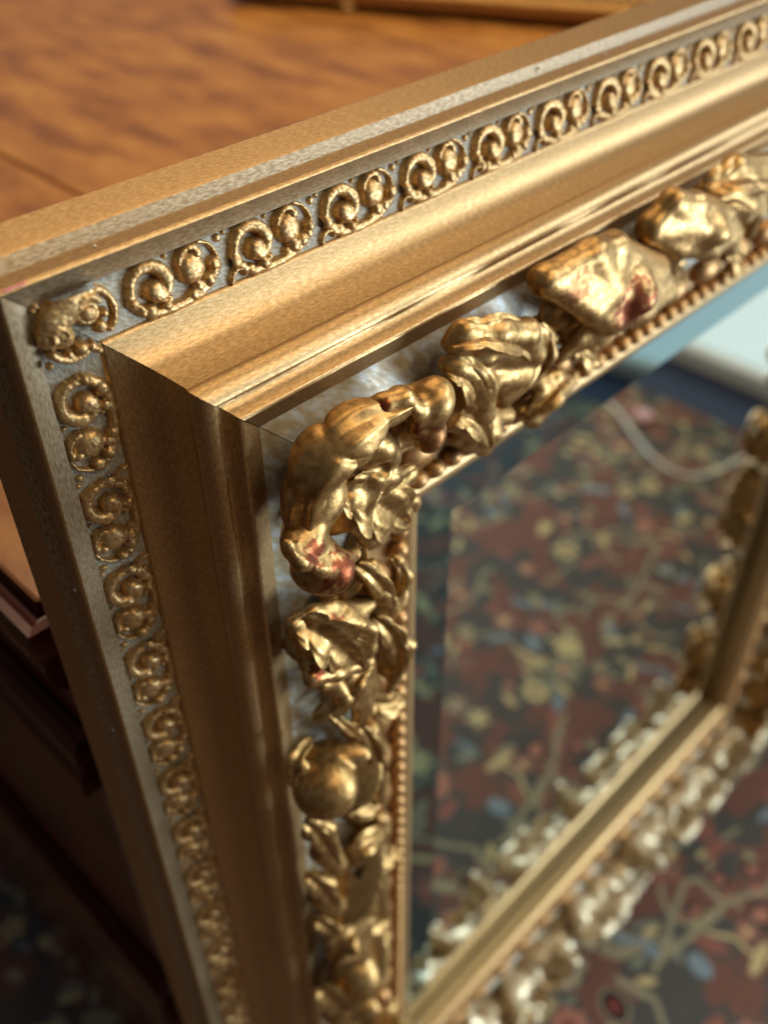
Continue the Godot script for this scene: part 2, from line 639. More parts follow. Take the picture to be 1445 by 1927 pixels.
func rug_print() -> ImageTexture:
	var rng := RandomNumberGenerator.new()
	rng.seed = 77
	var n := FastNoiseLite.new()
	n.seed = 4
	n.frequency = 0.016
	n.domain_warp_enabled = true
	n.domain_warp_amplitude = 30.0
	rug_im = n.get_seamless_image(RUG_PX, RUG_PX)
	rug_im.convert(Image.FORMAT_RGB8)
	var navy := rgb(80, 76, 68)
	var red := rgb(114, 78, 64)
	for y in RUG_PX:
		for x in RUG_PX:
			var v := rug_im.get_pixel(x, y).r
			rug_im.set_pixel(x, y, red if v > 0.52 else navy)
	var k := RUG_PX / RUG_TILE / 1000.0     # pixels per millimetre
	var olive := rgb(148, 136, 104)
	var gold := rgb(190, 168, 116)
	var salmon := rgb(168, 112, 90)
	var bluegrey := rgb(122, 132, 132)
	var cream := rgb(186, 174, 140)
	for i in 70:
		var p := Vector2(rng.randf(), rng.randf()) * RUG_PX
		var a := rng.randf() * TAU
		var pts := [p]
		var turn := rng.randf_range(-0.5, 0.5)
		for s in 9:
			a += turn + rng.randf_range(-0.2, 0.2)
			p += Vector2(cos(a), sin(a)) * 14.0 * k
			pts.append(p)
		rug_stroke(pts, 2.6 * k, olive)
	for i in 1000:
		var p := Vector2(rng.randf(), rng.randf()) * RUG_PX
		rug_disc(p.x, p.y, rng.randf_range(7, 22) * k, rng.randf_range(3.5, 8.5) * k, rng.randf() * TAU, [gold, olive, gold, olive, rgb(140, 90, 74), rgb(126, 126, 104), bluegrey][rng.randi() % 7])
	for i in 190:
		var p := Vector2(rng.randf(), rng.randf()) * RUG_PX
		var r := rng.randf_range(9, 22) * k
		var c1: Color = [salmon, gold, olive, salmon, rgb(142, 90, 74)][rng.randi() % 5]
		var pet := rng.randi_range(5, 8)
		rug_disc(p.x, p.y, r * 1.15, r * 1.15, 0, rgb(84, 80, 74))
		for q in pet:
			var a := TAU * q / pet
			rug_disc(p.x + cos(a) * r * 0.62, p.y + sin(a) * r * 0.62, r * 0.42, r * 0.30, a, c1)
		rug_disc(p.x, p.y, r * 0.34, r * 0.34, 0, [salmon, gold, rgb(118, 70, 60)][rng.randi() % 3])
	# the forked stem and blossoms in front of the bottom rail
	rug_stroke([to_px(0.425, 0.122), to_px(0.441, 0.121), to_px(0.49, 0.104), to_px(0.534, 0.093), to_px(0.548, 0.101), to_px(0.545, 0.12), to_px(0.541, 0.137)], 3.4 * k, olive)
	rug_stroke([to_px(0.441, 0.121), to_px(0.49, 0.131), to_px(0.541, 0.137), to_px(0.565, 0.147), to_px(0.589, 0.165), to_px(0.63, 0.18)], 3.4 * k, olive)
	rug_stroke([to_px(0.50, 0.14), to_px(0.515, 0.165), to_px(0.512, 0.196)], 3.0 * k, gold)
	for s in [[0.563, 0.118, 7.5], [0.513, 0.120, 6.5], [0.558, 0.172, 11.0], [0.60, 0.14, 8.0]]:
		var p := to_px(s[0], s[1])
		rug_disc(p.x, p.y, (s[2] + 3) * k, (s[2] + 3) * k, 0, rgb(30, 30, 34))
		rug_disc(p.x, p.y, s[2] * k, s[2] * 0.85 * k, 0.4, salmon)
	var q := to_px(0.463, 0.154)
	rug_disc(q.x, q.y, 11 * k, 15 * k, 0.2, bluegrey)
	q = to_px(0.366, 0.113)
	rug_disc(q.x, q.y, 15 * k, 19 * k, 0.4, olive)
	rug_disc(q.x, q.y, 12 * k, 16 * k, 0.4, rgb(38, 36, 38))
	rug_disc(q.x, q.y, 7 * k, 9 * k, 0.4, rgb(120, 60, 50))
	return ImageTexture.create_from_image(rug_im)

# ------------------------------------------------------------------ mirror frame
# profile from the back edge over the crest to the glass: [material, [u, w] ...] in millimetres
const PROFILE := [
	["rail", -4.5, 31, -3.6, 23, -2.9, 16, -2.5, 14.3],
	["toned", -2.5, 14.3, -1.9, 13.9, 1.5, 11.9],
	["toned", 1.5, 11.9, 1.9, 11.2, 1.8, 10.4, 1.2, 9.7, 0.7, 9.3],
	["rail", 0.7, 9.3, 0.5, 8.6, 0.1, 4, 0, 1.1],
	["rail", 0, 1.1, 0.35, 0.25, 1.1, -0.1],
	["toned", 1.1, -0.1, 3.5, 1.5, 6.5, 2.9, 9.2, 3.3],
	["wash", 9.2, 3.3, 9.5, 5.2, 9.9, 5.9],
	["wash", 9.9, 5.9, 16, 4.6, 22, 3.3, 28, 1.9],
	["rail", 28, 1.9, 28.4, 0.9, 29.2, 0.35],
	["rail", 29.2, 0.35, 31.8, -0.8, 34.4, -2.2, 36.8, -3.9, 38.8, -5.9, 40.4, -8.3, 41.6, -11.2, 42.6, -14.6, 43.3, -18.0, 43.8, -21.3],
	["rail", 43.8, -21.3, 42.2, -21.5, 41.3, -22.6, 41.1, -24.4, 41.6, -26.6, 42.8, -28.6, 44.4, -29.9, 46.0, -30.5, 46.6, -30.4],
	["rail", 46.6, -30.4, 47.1, -29.2, 48.2, -28.3, 49.6, -28.7, 51.0, -30.6, 51.8, -32.8, 52.3, -34.0],
	["rail", 52.3, -34.0, 52.8, -34.5, 53.6, -34.6],
	["rail", 53.6, -34.6, 55.6, -33.9, 58.5, -32.4, 62, -31.4],
	["frieze", 62, -31.4, 66, -31.6, 74, -33.4, 84, -35.8, 94, -37.2, 101, -37.0],
	["frieze", 101, -37.0, 102.4, -36.4, 103, -35.0],
	["rail", 103, -35.0, 106, -32.8, 112, -31.6, 120, -31.4, 126, -31.8, 130, -32.8],
	["rail", 130, -32.8, 131.2, -34.4, 133.5, -35.4, 136.6, -35.2, 139.4, -33.6, 140.8, -31.2, 141.0, -29.6],
	["rail", 141.0, -29.6, 141.2, -24, 141.8, -17],
]

func rail_point(side: String, u: float, w: float, f: float) -> Vector3:
	var gap := 0.0002
	var a := u + gap
	match side:
		"top": return Vector3(lerpf(a, MW - a, f), -u, -w)
		"left": return Vector3(u, -lerpf(a, MH - a, f), -w)
		"bottom": return Vector3(lerpf(a, MW - a, f), -(MH - u), -w)
	return Vector3(MW - u, -lerpf(a, MH - a, f), -w)

func make_rail(called: String, side: String, label: String) -> MeshInstance3D:
	var into: Vector3 = {"top": Vector3(0, -1, 0), "left": Vector3(1, 0, 0), "bottom": Vector3(0, 1, 0), "right": Vector3(-1, 0, 0)}[side]
	var length := MW if side in ["top", "bottom"] else MH
	var wob := FastNoiseLite.new()
	wob.seed = side.hash() % 1000
	wob.frequency = 9.0
	wob.fractal_octaves = 3
	var am := ArrayMesh.new()
	var cuts := 72
	for kind in ["rail", "toned", "wash", "frieze"]:
		fresh()
		var arc := 0.0
		for g in PROFILE:
			var m: int = (g.size() - 1) / 2
			var strip := []
			for k in m:
				var u: float = g[1 + k * 2] * 0.001
				var w: float = g[2 + k * 2] * 0.001
				var k0 := maxi(k - 1, 0)
				var k1 := mini(k + 1, m - 1)
				var t := Vector2(g[1 + k1 * 2] - g[1 + k0 * 2], g[2 + k1 * 2] - g[2 + k0 * 2]).normalized()
				if k > 0: arc += Vector2(g[1 + k * 2] - g[k * 2 - 1], g[2 + k * 2] - g[k * 2]).length() * 0.001
				if g[0] != kind: continue
				var n := (into * t.y + Vector3(0, 0, t.x)).normalized()
				var row := []
				for i in cuts + 1:
					var f := float(i) / cuts
					f = f * f * (3.0 - 2.0 * f) * 0.35 + f * 0.65
					var keep := 1.0 if i > 0 and i < cuts else 0.0
					var du := wob.get_noise_2d(f * length, u * 6.0) * 0.00022 * keep
					var dw := wob.get_noise_2d(f * length + 40.0, u * 6.0) * 0.00022 * keep
					row.append(vert(rail_point(side, u + du, w + dw, f), n, Vector2(f * length, arc)))
				strip.append(row)
			for k in strip.size() - 1:
				for i in cuts:
					quad(strip[k][i], strip[k + 1][i], strip[k + 1][i + 1], strip[k][i + 1])
		surf(am, M[kind])
	# the timber behind, closing the moulding
	fresh()
	var bu := -0.0045
	var bk := [rail_point(side, bu, 0.031, 0), rail_point(side, bu, 0.031, 1), rail_point(side, 0.1418, 0.031, 1), rail_point(side, 0.1418, 0.031, 0), rail_point(side, 0.1418, -0.017, 1), rail_point(side, 0.1418, -0.017, 0)]
	flat_quad(bk[0], bk[1], bk[2], bk[3], Vector3(0, 0, -1))
	surf(am, M.dark_wood)
	var o := put(called, am, null, mirror)
	o.set_meta("label", label)
	return o

# ---- cast scroll relief: strokes [x0, y0, r0, h0, x1, y1, r1, h1] in millimetres, s along the rail and t from the outer edge
var ST := []

func stroke(x0: float, y0: float, r0: float, h0: float, x1: float, y1: float, r1: float, h1: float) -> void:
	ST.append([Vector2(x0, y0), Vector2(x1 - x0, y1 - y0), r0, r1, h0, h1, Vector2(x0 + x1, y0 + y1) * 0.5, Vector2(x1 - x0, y1 - y0).length() * 0.5 + maxf(r0, r1), maxf(Vector2(x1 - x0, y1 - y0).length_squared(), 1e-6)])

func ball(x: float, y: float, r: float, h: float) -> void:
	stroke(x, y, r, h, x, y, r, h)

func arc(cx: float, cy: float, r0: float, a0: float, a1: float, n: int, t0: float, t1: float, h0: float, h1: float, r1 := -1.0) -> void:
	if r1 < 0.0: r1 = r0
	var last := Vector2.ZERO
	for i in n + 1:
		var f := float(i) / n
		var a := deg_to_rad(lerpf(a0, a1, f))
		var p := Vector2(cx, cy) + Vector2(cos(a), sin(a)) * lerpf(r0, r1, f)
		if i > 0:
			var g := float(i - 1) / n
			stroke(last.x, last.y, lerpf(t0, t1, g), lerpf(h0, h1, g), p.x, p.y, lerpf(t0, t1, f), lerpf(h0, h1, f))
		last = p

func chain(pts: Array, r: float, h: float) -> void:
	for k in pts.size() - 1:
		stroke(pts[k].x, pts[k].y, r, h, pts[k + 1].x, pts[k + 1].y, r, h)

func relief(x0: float, y0: float, x1: float, y1: float, step: float, seed_: int, swap: bool, grooves: Array = []) -> ArrayMesh:
	var nx := int((x1 - x0) / step) + 1
	var ny := int((y1 - y0) / step) + 1
	var hs := PackedFloat32Array()
	hs.resize(nx * ny)
	var nz := FastNoiseLite.new()
	nz.seed = seed_
	nz.frequency = 0.16
	nz.fractal_octaves = 3
	for j in ny:
		for i in nx:
			var p := Vector2(x0 + i * step, y0 + j * step)
			p += Vector2(nz.get_noise_2d(p.x * 1.5, p.y * 1.5), nz.get_noise_2d(p.x * 1.5 + 90.0, p.y * 1.5)) * 0.35
			var h := -0.6
			for q in ST:
				var mid: Vector2 = q[6]
				if (p - mid).length_squared() > q[7] * q[7]: continue
				var pa: Vector2 = p - q[0]
				var ba: Vector2 = q[1]
				var f := clampf(pa.dot(ba) / q[8], 0.0, 1.0)
				var r := lerpf(q[2], q[3], f)
				var d := (pa - ba * f).length() / r
				if d >= 1.0: continue
				var hh := 0.82 * lerpf(q[4], q[5], f) * sqrt(1.0 - d * d * d)  - 0.05
				var m := maxf(0.3 - absf(h - hh), 0.0) / 0.3
				h = maxf(h, hh) + m * m * 0.3 * 0.25
			for gr in grooves:
				var d: float = absf((p - gr[0]).length() - gr[1]) / gr[2]
				if d < 1.0 and h > 0.0: h -= gr[3] * (1.0 - d * d)
			if h > 0.0: h += nz.get_noise_2d(p.x * 3.0, p.y * 3.0) * 0.16
			hs[i + j * nx] = h
	fresh()
	var id := PackedInt32Array()
	id.resize(nx * ny)
	id.fill(-1)
	for j in ny - 1:
		for i in nx - 1:
			var k := i + j * nx
			if maxf(maxf(hs[k], hs[k + 1]), maxf(hs[k + nx], hs[k + nx + 1])) <= -0.3: continue
			for c2 in [k, k + 1, k + nx, k + nx + 1]:
				if id[c2] < 0:
					id[c2] = V.size()
					var s: float = (x0 + (c2 % nx) * step) * 0.001
					var t: float = (y0 + (c2 / nx) * step) * 0.001
					var z := hs[c2] * 0.001
					V.append(Vector3(t, -s, z) if swap else Vector3(s, -t, z))
			var a := id[k]; var b := id[k + 1]; var cc := id[k + nx]; var d := id[k + nx + 1]
			# clockwise seen from +z: s runs right and t down (or the transpose of it)
			if swap:
				IX.append_array(PackedInt32Array([a, d, b, a, cc, d]))
			else:
				IX.append_array(PackedInt32Array([a, b, d, a, d, cc]))
	smooth_normals()
	return surf()

func scroll_unit(swap: bool, variant: int) -> ArrayMesh:
	ST = []
	var rng := RandomNumberGenerator.new()
	rng.seed = 300 + variant
	arc(9.6, 8.6, 7.4, 135, 350, 13, 1.2, 3.0, 2.4, 5.6, 6.2)
	arc(10.0, 9.0, 6.2, 350, 440, 5, 2.3, 2.2, 5.2, 5.0, 3.4)
	ball(10.6, 10.2, 3.9, 5.4)
	ball(26.0, 7.9, 5.5, 5.4)
	ball(28.8, 3.6, 2.3, 5.2)
	arc(26.4, 6.4, 5.2, 190, 290, 5, 0.8, 1.5, 3.6, 4.6)
	chain([Vector2(31, 0.8), Vector2(34.2, 2.2), Vector2(36.4, 4.8), Vector2(37.3, 8.2), Vector2(36.8, 11.6)], 0.8, 2.2)
	chain([Vector2(1.8, 9.5), Vector2(2.8, 12.6), Vector2(5.0, 15.6), Vector2(8.5, 17.3), Vector2(14, 17.9), Vector2(21, 17.9), Vector2(28, 16.8), Vector2(33, 14.4), Vector2(36.2, 11.0)], 1.7, 2.9)
	for b in [[2.2, 11.5, 2.0, 4.0], [4.6, 14.2, 1.5, 3.2], [7.6, 16.2, 1.9, 3.6], [13.4, 16.2, 1.9, 4.0], [15.6, 14.9, 1.2, 3.0], [24.6, 16.4, 1.8, 3.2], [27.2, 14.4, 2.0, 4.2], [31.8, 14.0, 2.1, 4.0], [35.4, 9.8, 2.1, 4.2], [34.6, 12.4, 1.6, 3.4]]:
		ball(b[0] + rng.randf_range(-0.4, 0.4), b[1] + rng.randf_range(-0.3, 0.3), b[2] * rng.randf_range(1.0, 1.4), b[3] * rng.randf_range(0.85, 1.15))
	arc(44.2, 18.4, 3.6, 180, 330, 6, 0.95, 0.95, 2.2, 2.6)
	ball(39.4, 2.4, 1.5, 1.6)
	ball(42.2, 1.2, 1.0, 1.2)
	ball(18.2, 1.4, 1.0, 1.4)
	ball(46.8, 16.9, 1.3, 2.2)
	return relief(0.0, -0.4, 48.6, 19.6, 0.4, 40 + variant, swap)

func corner_scroll() -> ArrayMesh:
	ST = []
	stroke(12.5, 19.5, 4.2, 4.6, 15.5, 14.8, 5.2, 5.8)
	stroke(15.5, 14.8, 5.2, 5.8, 21.5, 11.2, 5.4, 6.2)
	stroke(21.5, 11.2, 5.4, 6.2, 26.8, 9.4, 3.6, 5.2)
	ball(25.2, 15.4, 4.3, 6.0)
	arc(26.0, 13.6, 3.4, 200, 340, 5, 1.6, 1.2, 6.4, 6.6)
	ball(16.2, 20.2, 4.2, 5.8)
	arc(15.4, 19.4, 2.9, 160, 420, 7, 1.3, 1.0, 6.2, 6.6, 1.6)
	arc(26.4, 17.2, 8.2, 285, 410, 9, 1.3, 1.1, 2.8, 2.6)
	arc(18.6, 21.4, 7.6, 60, 150, 7, 1.2, 1.4, 2.8, 3.0)
	for b in [[28.6, 21.6, 2.2, 4.0], [30.8, 18.0, 1.6, 3.2], [20.8, 26.2, 2.2, 4.0], [17.0, 27.2, 1.6, 3.0], [24.4, 26.8, 1.8, 3.4], [26.4, 29.0, 1.4, 2.6], [10.2, 10.6, 0.9, 1.2], [11.6, 9.8, 0.8, 1.1], [10.4, 28.8, 1.1, 1.4], [29.0, 10.6, 1.0, 1.3]]:
		ball(b[0], b[1], b[2], b[3])
	return relief(8.6, 8.6, 36.0, 31.0, 0.4, 90, false, [[Vector2(25.2, 15.4), 2.6, 0.7, 0.8]])

func band_basis(side: String) -> Basis:      # the scroll ground tips forward towards the cove
	var a := atan2(4.0, 18.1)
	return Basis(Vector3(1, 0, 0), -a) if side == "top" else Basis(Vector3(0, 1, 0), -a)

func scrolls(o: Node3D, side: String) -> void:
	var made := [scroll_unit(side == "left", 0), scroll_unit(side == "left", 1), scroll_unit(side == "left", 2)]
	var n := 17 if side == "top" else 19
	var first := 0.0405 if side == "top" else 0.0365
	for i in n:
		var s := first + 0.0419 * i
		var at := Vector3(s, -0.0098, -0.0058) if side == "top" else Vector3(0.0098, -s, -0.0058)
		put("scroll", made[(i * 2 + i / 3) % 3], M.scroll, o, Transform3D(band_basis(side), at))

func beading(o: Node3D, side: String, from: float, to: float, egg: Mesh, pearl: Mesh) -> void:
	var s := from
	var k := 0
	while s < to:
		for q in 4:
			var u := 0.1125 if q == 0 else 0.1268
			var w := -0.0325 if q == 0 else -0.0345
			var d := s if q == 0 else s + 0.0105 * (q - 2)
			var p: Vector3
			match side:
				"top": p = Vector3(d, -u, -w)
				"left": p = Vector3(u, -d, -w)
				"bottom": p = Vector3(d, -(MH - u), -w)
				_: p = Vector3(MW - u, -d, -w)
			var b := Basis.IDENTITY if side in ["top", "bottom"] else Basis(Vector3(0, 0, 1), PI / 2)
			var turn := Basis(Vector3(0, 0, 1), 0.12 * sin(k * 3.7 + q))
			put("egg" if q == 0 else "pearl", egg if q == 0 else pearl, M.bead, o, Transform3D(turn * b, p))
			k += 1
		s += 0.0322

func ball_mesh(r: Vector3, seg := 20, rings := 12) -> ArrayMesh:
	fresh()
	var rows := []
	for j in rings + 1:
		var a := PI * j / rings
		var row := []
		for i in seg + 1:
			var b := TAU * i / seg
			var n := Vector3(sin(a) * cos(b), cos(a), sin(a) * sin(b))
			row.append(vert(n * r, (n / r).normalized(), Vector2(b, a)))
		rows.append(row)
	for j in rings:
		for i in seg:
			if j > 0: tri(rows[j][i], rows[j][i + 1], rows[j + 1][i + 1])
			if j < rings - 1: tri(rows[j][i], rows[j + 1][i + 1], rows[j + 1][i])
	return surf()

# ---- the plate: flat field and four ground bevels
func make_plate() -> void:
	var i0 := 0.1385
	var i1 := 0.1815
	var w := GLASS_W
	var dip := 0.0026
	fresh()
	flat_quad(Vector3(i1, -i1, -w), Vector3(MW - i1, -i1, -w), Vector3(MW - i1, -(MH - i1), -w), Vector3(i1, -(MH - i1), -w), Vector3(0, 0, 1))
	var glass := put("glass", surf(), M.plate, mirror)
	var o := [Vector3(i0, -i0, -w - dip), Vector3(MW - i0, -i0, -w - dip), Vector3(MW - i0, -(MH - i0), -w - dip), Vector3(i0, -(MH - i0), -w - dip)]
	var q := [Vector3(i1, -i1, -w), Vector3(MW - i1, -i1, -w), Vector3(MW - i1, -(MH - i1), -w), Vector3(i1, -(MH - i1), -w)]
	for k in 4:
		var l := (k + 1) % 4
		var n: Vector3 = (o[l] - o[k]).cross(q[k] - o[k]).normalized()
		if n.z < 0: n = -n
		fresh()
		flat_quad(o[k], o[l], q[l], q[k], n)
		put("bevel", surf(), M.bevel, glass)

# ---- garland pieces away from the corner, carved once in their own axes and copied
func proto(kind: int) -> ArrayMesh:
	start()
	match kind:
		0:   # scrolling leaf with ribs
			for r in 5:
				var a := 0.25 + r * 0.36
				c(0, 0, 0, 5, 14 * cos(a), 10 - 20 * sin(a), -14, 5.4)
				c(14 * cos(a), 10 - 20 * sin(a), -14, 5.4, 22 * cos(a), 14 - 26 * sin(a), -30, 5.0)
				c(22 * cos(a), 14 - 26 * sin(a), -30, 5.0, 23 * cos(a), 18 - 22 * sin(a), -42, 4.4)
				e(23 * cos(a), 19 - 22 * sin(a), -44, 5.8, 5.8, 5.8, 0)
			for q in 3:
				var a := 0.5 + q * 1.05
				leaf([0, 0, -4, 10 * cos(a), 4 - 12 * sin(a), -30, 22 * cos(a), 10 - 24 * sin(a), -44, 34 * cos(a), 14 - 34 * sin(a), -34], 13.0, 3, 0.3, 0.2, 2.2, Vector3(0, 0.3, 0.95))
			e(-13, 4, -18, 11, 11, 12, 0)
			e(2, 0, -6, 24, 20, 12, 0)
			c(-13, 4, -26, 4, -20, -4, -30, 3.4)
			c(-20, -4, -30, 3.4, -12, -12, -22, 3)
		1:   # fluted shell
			for r in 8:
				var a := -0.15 + r * 0.46
				c(0, 0, 0, 4, 16 * cos(a), -16 * sin(a), -20, 5.6)
				c(16 * cos(a), -16 * sin(a), -20, 5.6, 26 * cos(a), -27 * sin(a), -38, 4.6)
			e(0, -8, -12, 20, 18, 14, 0)
		2:   # acorn and small leaves
			e(0, 0, -16, 14, 14, 16, 0)
			e(0, -4, -4, 24, 20, 10, 0)
			c(0, 0, -30, 4, 2, -1, -34, 2.4)
			c(-12, 6, -4, 5, -20, -2, -18, 3.2)
			c(12, 6, -4, 5, 21, -4, -22, 3.4)
			c(4, -12, -4, 5, 8, -20, -24, 3.2)
			c(-8, -12, -4, 4, -14, -18, -14, 3)
			e(16, 12, -8, 5, 5, 6, 0); e(-15, 14, -6, 4, 4, 5, 0)
	var am := carve(0.0015, 0.006, 0.0002, 110.0)
	for q in SHEETS:
		build_leaf(q)
		surf(am)
	return am

func shape_corner_leaf() -> void:
	leaf([57.8, 94.1, -53.5, 56.2, 59.4, -58.5, 74.1, 50.9, -59.5, 108.3, 59.5, -61.8], 11.1, 3, -0.45, 0.14, 2.2)
	leaf([82.3, 89.8, -49.1, 90.3, 97.5, -52.9, 101.3, 109.0, -52.4, 116.8, 129.4, -48.0], 13.4, 3, 0.35, 0.16, 1.7)
	e(85.4, 91.6, -37.0, 22.2, 23.6, 2.7, 0)
	e(70.7, 86.7, -47.0, 11.7, 12.5, 10.6, 0)
	e(82.6, 71.3, -49.6, 12.0, 9.5, 8.9, -30)
	c(71.8, 75.4, -48.0, 9.4, 83.1, 73.0, -49.1, 8.3)
	c(82.3, 65.8, -50.2, 5.6, 92.2, 61.0, -54.6, 5.0)
	t3(101.4, 74.2, -47.0, 84.5, 64.2, -48.0, 108.8, 62.7, -50.8, 2.6)
	t3(101.4, 74.2, -47.0, 108.8, 62.7, -50.8, 125.1, 65.3, -53.5, 2.6)
	t3(101.4, 74.2, -47.0, 125.1, 65.3, -53.5, 125.6, 88.6, -50.2, 2.6)
	t3(101.4, 74.2, -47.0, 125.6, 88.6, -50.2, 106.9, 87.1, -47.0, 2.6)
	t3(101.4, 74.2, -47.0, 106.9, 87.1, -47.0, 89.3, 77.0, -48.0, 2.6)
	t3(92.7, 86.6, -46.0, 82.3, 73.2, -48.0, 102.6, 84.1, -51.3, 3.0)
	t3(92.7, 86.6, -46.0, 102.6, 84.1, -51.3, 102.8, 93.1, -49.1, 3.0)
	t3(92.7, 86.6, -46.0, 102.8, 93.1, -49.1, 90.4, 99.0, -46.0, 3.0)
	t3(92.7, 86.6, -46.0, 90.4, 99.0, -46.0, 79.6, 92.6, -46.0, 3.0)
	c(88.7, 60.8, -54.6, 3.9, 95.1, 56.2, -57.9, 3.3)
	c(95.1, 56.2, -57.9, 3.3, 101.8, 56.0, -60.1, 3.1)
	c(101.8, 56.0, -60.1, 3.1, 106.2, 62.6, -61.2, 2.9)
	c(106.2, 62.6, -61.2, 2.9, 108.7, 73.9, -60.1, 2.7)
	e(116.9, 65.3, -60.1, 7.9, 9.7, 7.8, 20)
	e(116.0, 78.0, -59.5, 6.6, 8.0, 7.0, 0)
	c(87.2, 66.4, -52.4, 3.8, 98.5, 77.9, -53.5, 3.4)
	c(98.5, 77.9, -53.5, 3.4, 106.6, 89.5, -50.2, 2.9)
	e(82.7, 104.4, -44.0, 9.2, 6.8, 6.1, 0)
	c(65.2, 93.1, -49.1, 8.4, 58.8, 97.4, -53.5, 6.9)
	c(58.8, 97.4, -53.5, 6.9, 65.5, 107.1, -53.5, 6.6)
	e(63.8, 112.9, -56.8, 11.8, 9.3, 8.6, 10)
	e(53.2, 95.3, -55.7, 3.9, 5.0, 3.8, 0)
	c(47.8, 88.3, -59.0, 2.2, 51.0, 97.9, -61.2, 1.9)
	c(51.0, 97.9, -61.2, 1.9, 58.9, 105.6, -61.8, 1.8)
	c(58.9, 105.6, -61.8, 1.8, 78.2, 113.4, -59.0, 2.4)
	t3(84.7, 97.3, -49.1, 87.7, 90.5, -49.1, 101.4, 94.4, -48.6, 1.8)
	t3(84.7, 97.3, -49.1, 101.4, 94.4, -48.6, 120.7, 106.8, -46.0, 1.8)
	t3(84.7, 97.3, -49.1, 120.7, 106.8, -46.0, 111.7, 108.1, -49.1, 1.8)
	t3(84.7, 97.3, -49.1, 111.7, 108.1, -49.1, 123.8, 124.3, -45.0, 1.8)
	t3(84.7, 97.3, -49.1, 123.8, 124.3, -45.0, 118.3, 133.8, -44.0, 1.8)
	t3(84.7, 97.3, -49.1, 118.3, 133.8, -44.0, 103.5, 123.7, -49.1, 1.8)
	t3(84.7, 97.3, -49.1, 103.5, 123.7, -49.1, 93.4, 122.9, -49.1, 1.8)
	t3(84.7, 97.3, -49.1, 93.4, 122.9, -49.1, 87.0, 111.2, -49.1, 1.8)
	t3(84.7, 97.3, -49.1, 87.0, 111.2, -49.1, 81.8, 100.8, -49.1, 1.8)
	c(120.7, 106.8, -46.0, 2.3, 121.3, 110.8, -46.0, 2.2)
	c(123.0, 121.9, -45.0, 2.5, 123.9, 126.3, -45.0, 2.5)
	c(120.5, 133.7, -44.0, 2.7, 115.1, 132.2, -45.0, 2.7)
	c(95.0, 122.4, -48.5, 2.8, 92.6, 117.6, -49.1, 3.1)
	c(95.7, 91.3, -52.4, 2.1, 104.3, 96.3, -52.4, 1.9)
	c(104.3, 96.3, -52.4, 1.9, 117.1, 99.9, -50.2, 1.8)
	cn(78.7, 77.5, -55.7, 2.8, 87.0, 83.4, -55.7, 3.1)
	cn(87.0, 83.4, -55.7, 3.1, 98.2, 88.4, -54.6, 2.3)
	en(124.1, 118.1, -46.0, 2.5, 0.9, 5.9, 5)
	en(123.2, 130.8, -45.0, 2.9, 1.0, 6.0, 30)
	en(106.1, 129.6, -47.0, 1.0, 2.6, 5.8, 15)
	e(94.1, 76.3, -49.6, 9.8, 6.2, 5.9, 25)
	en(99.8, 66.2, -60.1, 5.4, 6.8, 7.6, -15)
	en(53.3, 91.9, -65.6, 5.5, 2.5, 4.3, 15)
	en(110.3, 76.9, -74.4, 9.6, 8.4, 5.8, 0)
	en(58.3, 109.2, -73.3, 12.0, 6.6, 5.0, 0)
	paint(91.8, 53.9, -61.2, 4.6, BOLE)
	paint(82.1, 57.3, -57.9, 5.5, BOLE)
	paint(104.9, 71.0, -63.4, 4.8, BOLE)
	paint(113.7, 76.4, -63.4, 9.9, WORN)
	paint(56.5, 97.8, -61.2, 7.5, BOLE)
	paint(66.8, 112.1, -62.3, 11.8, BOLE)

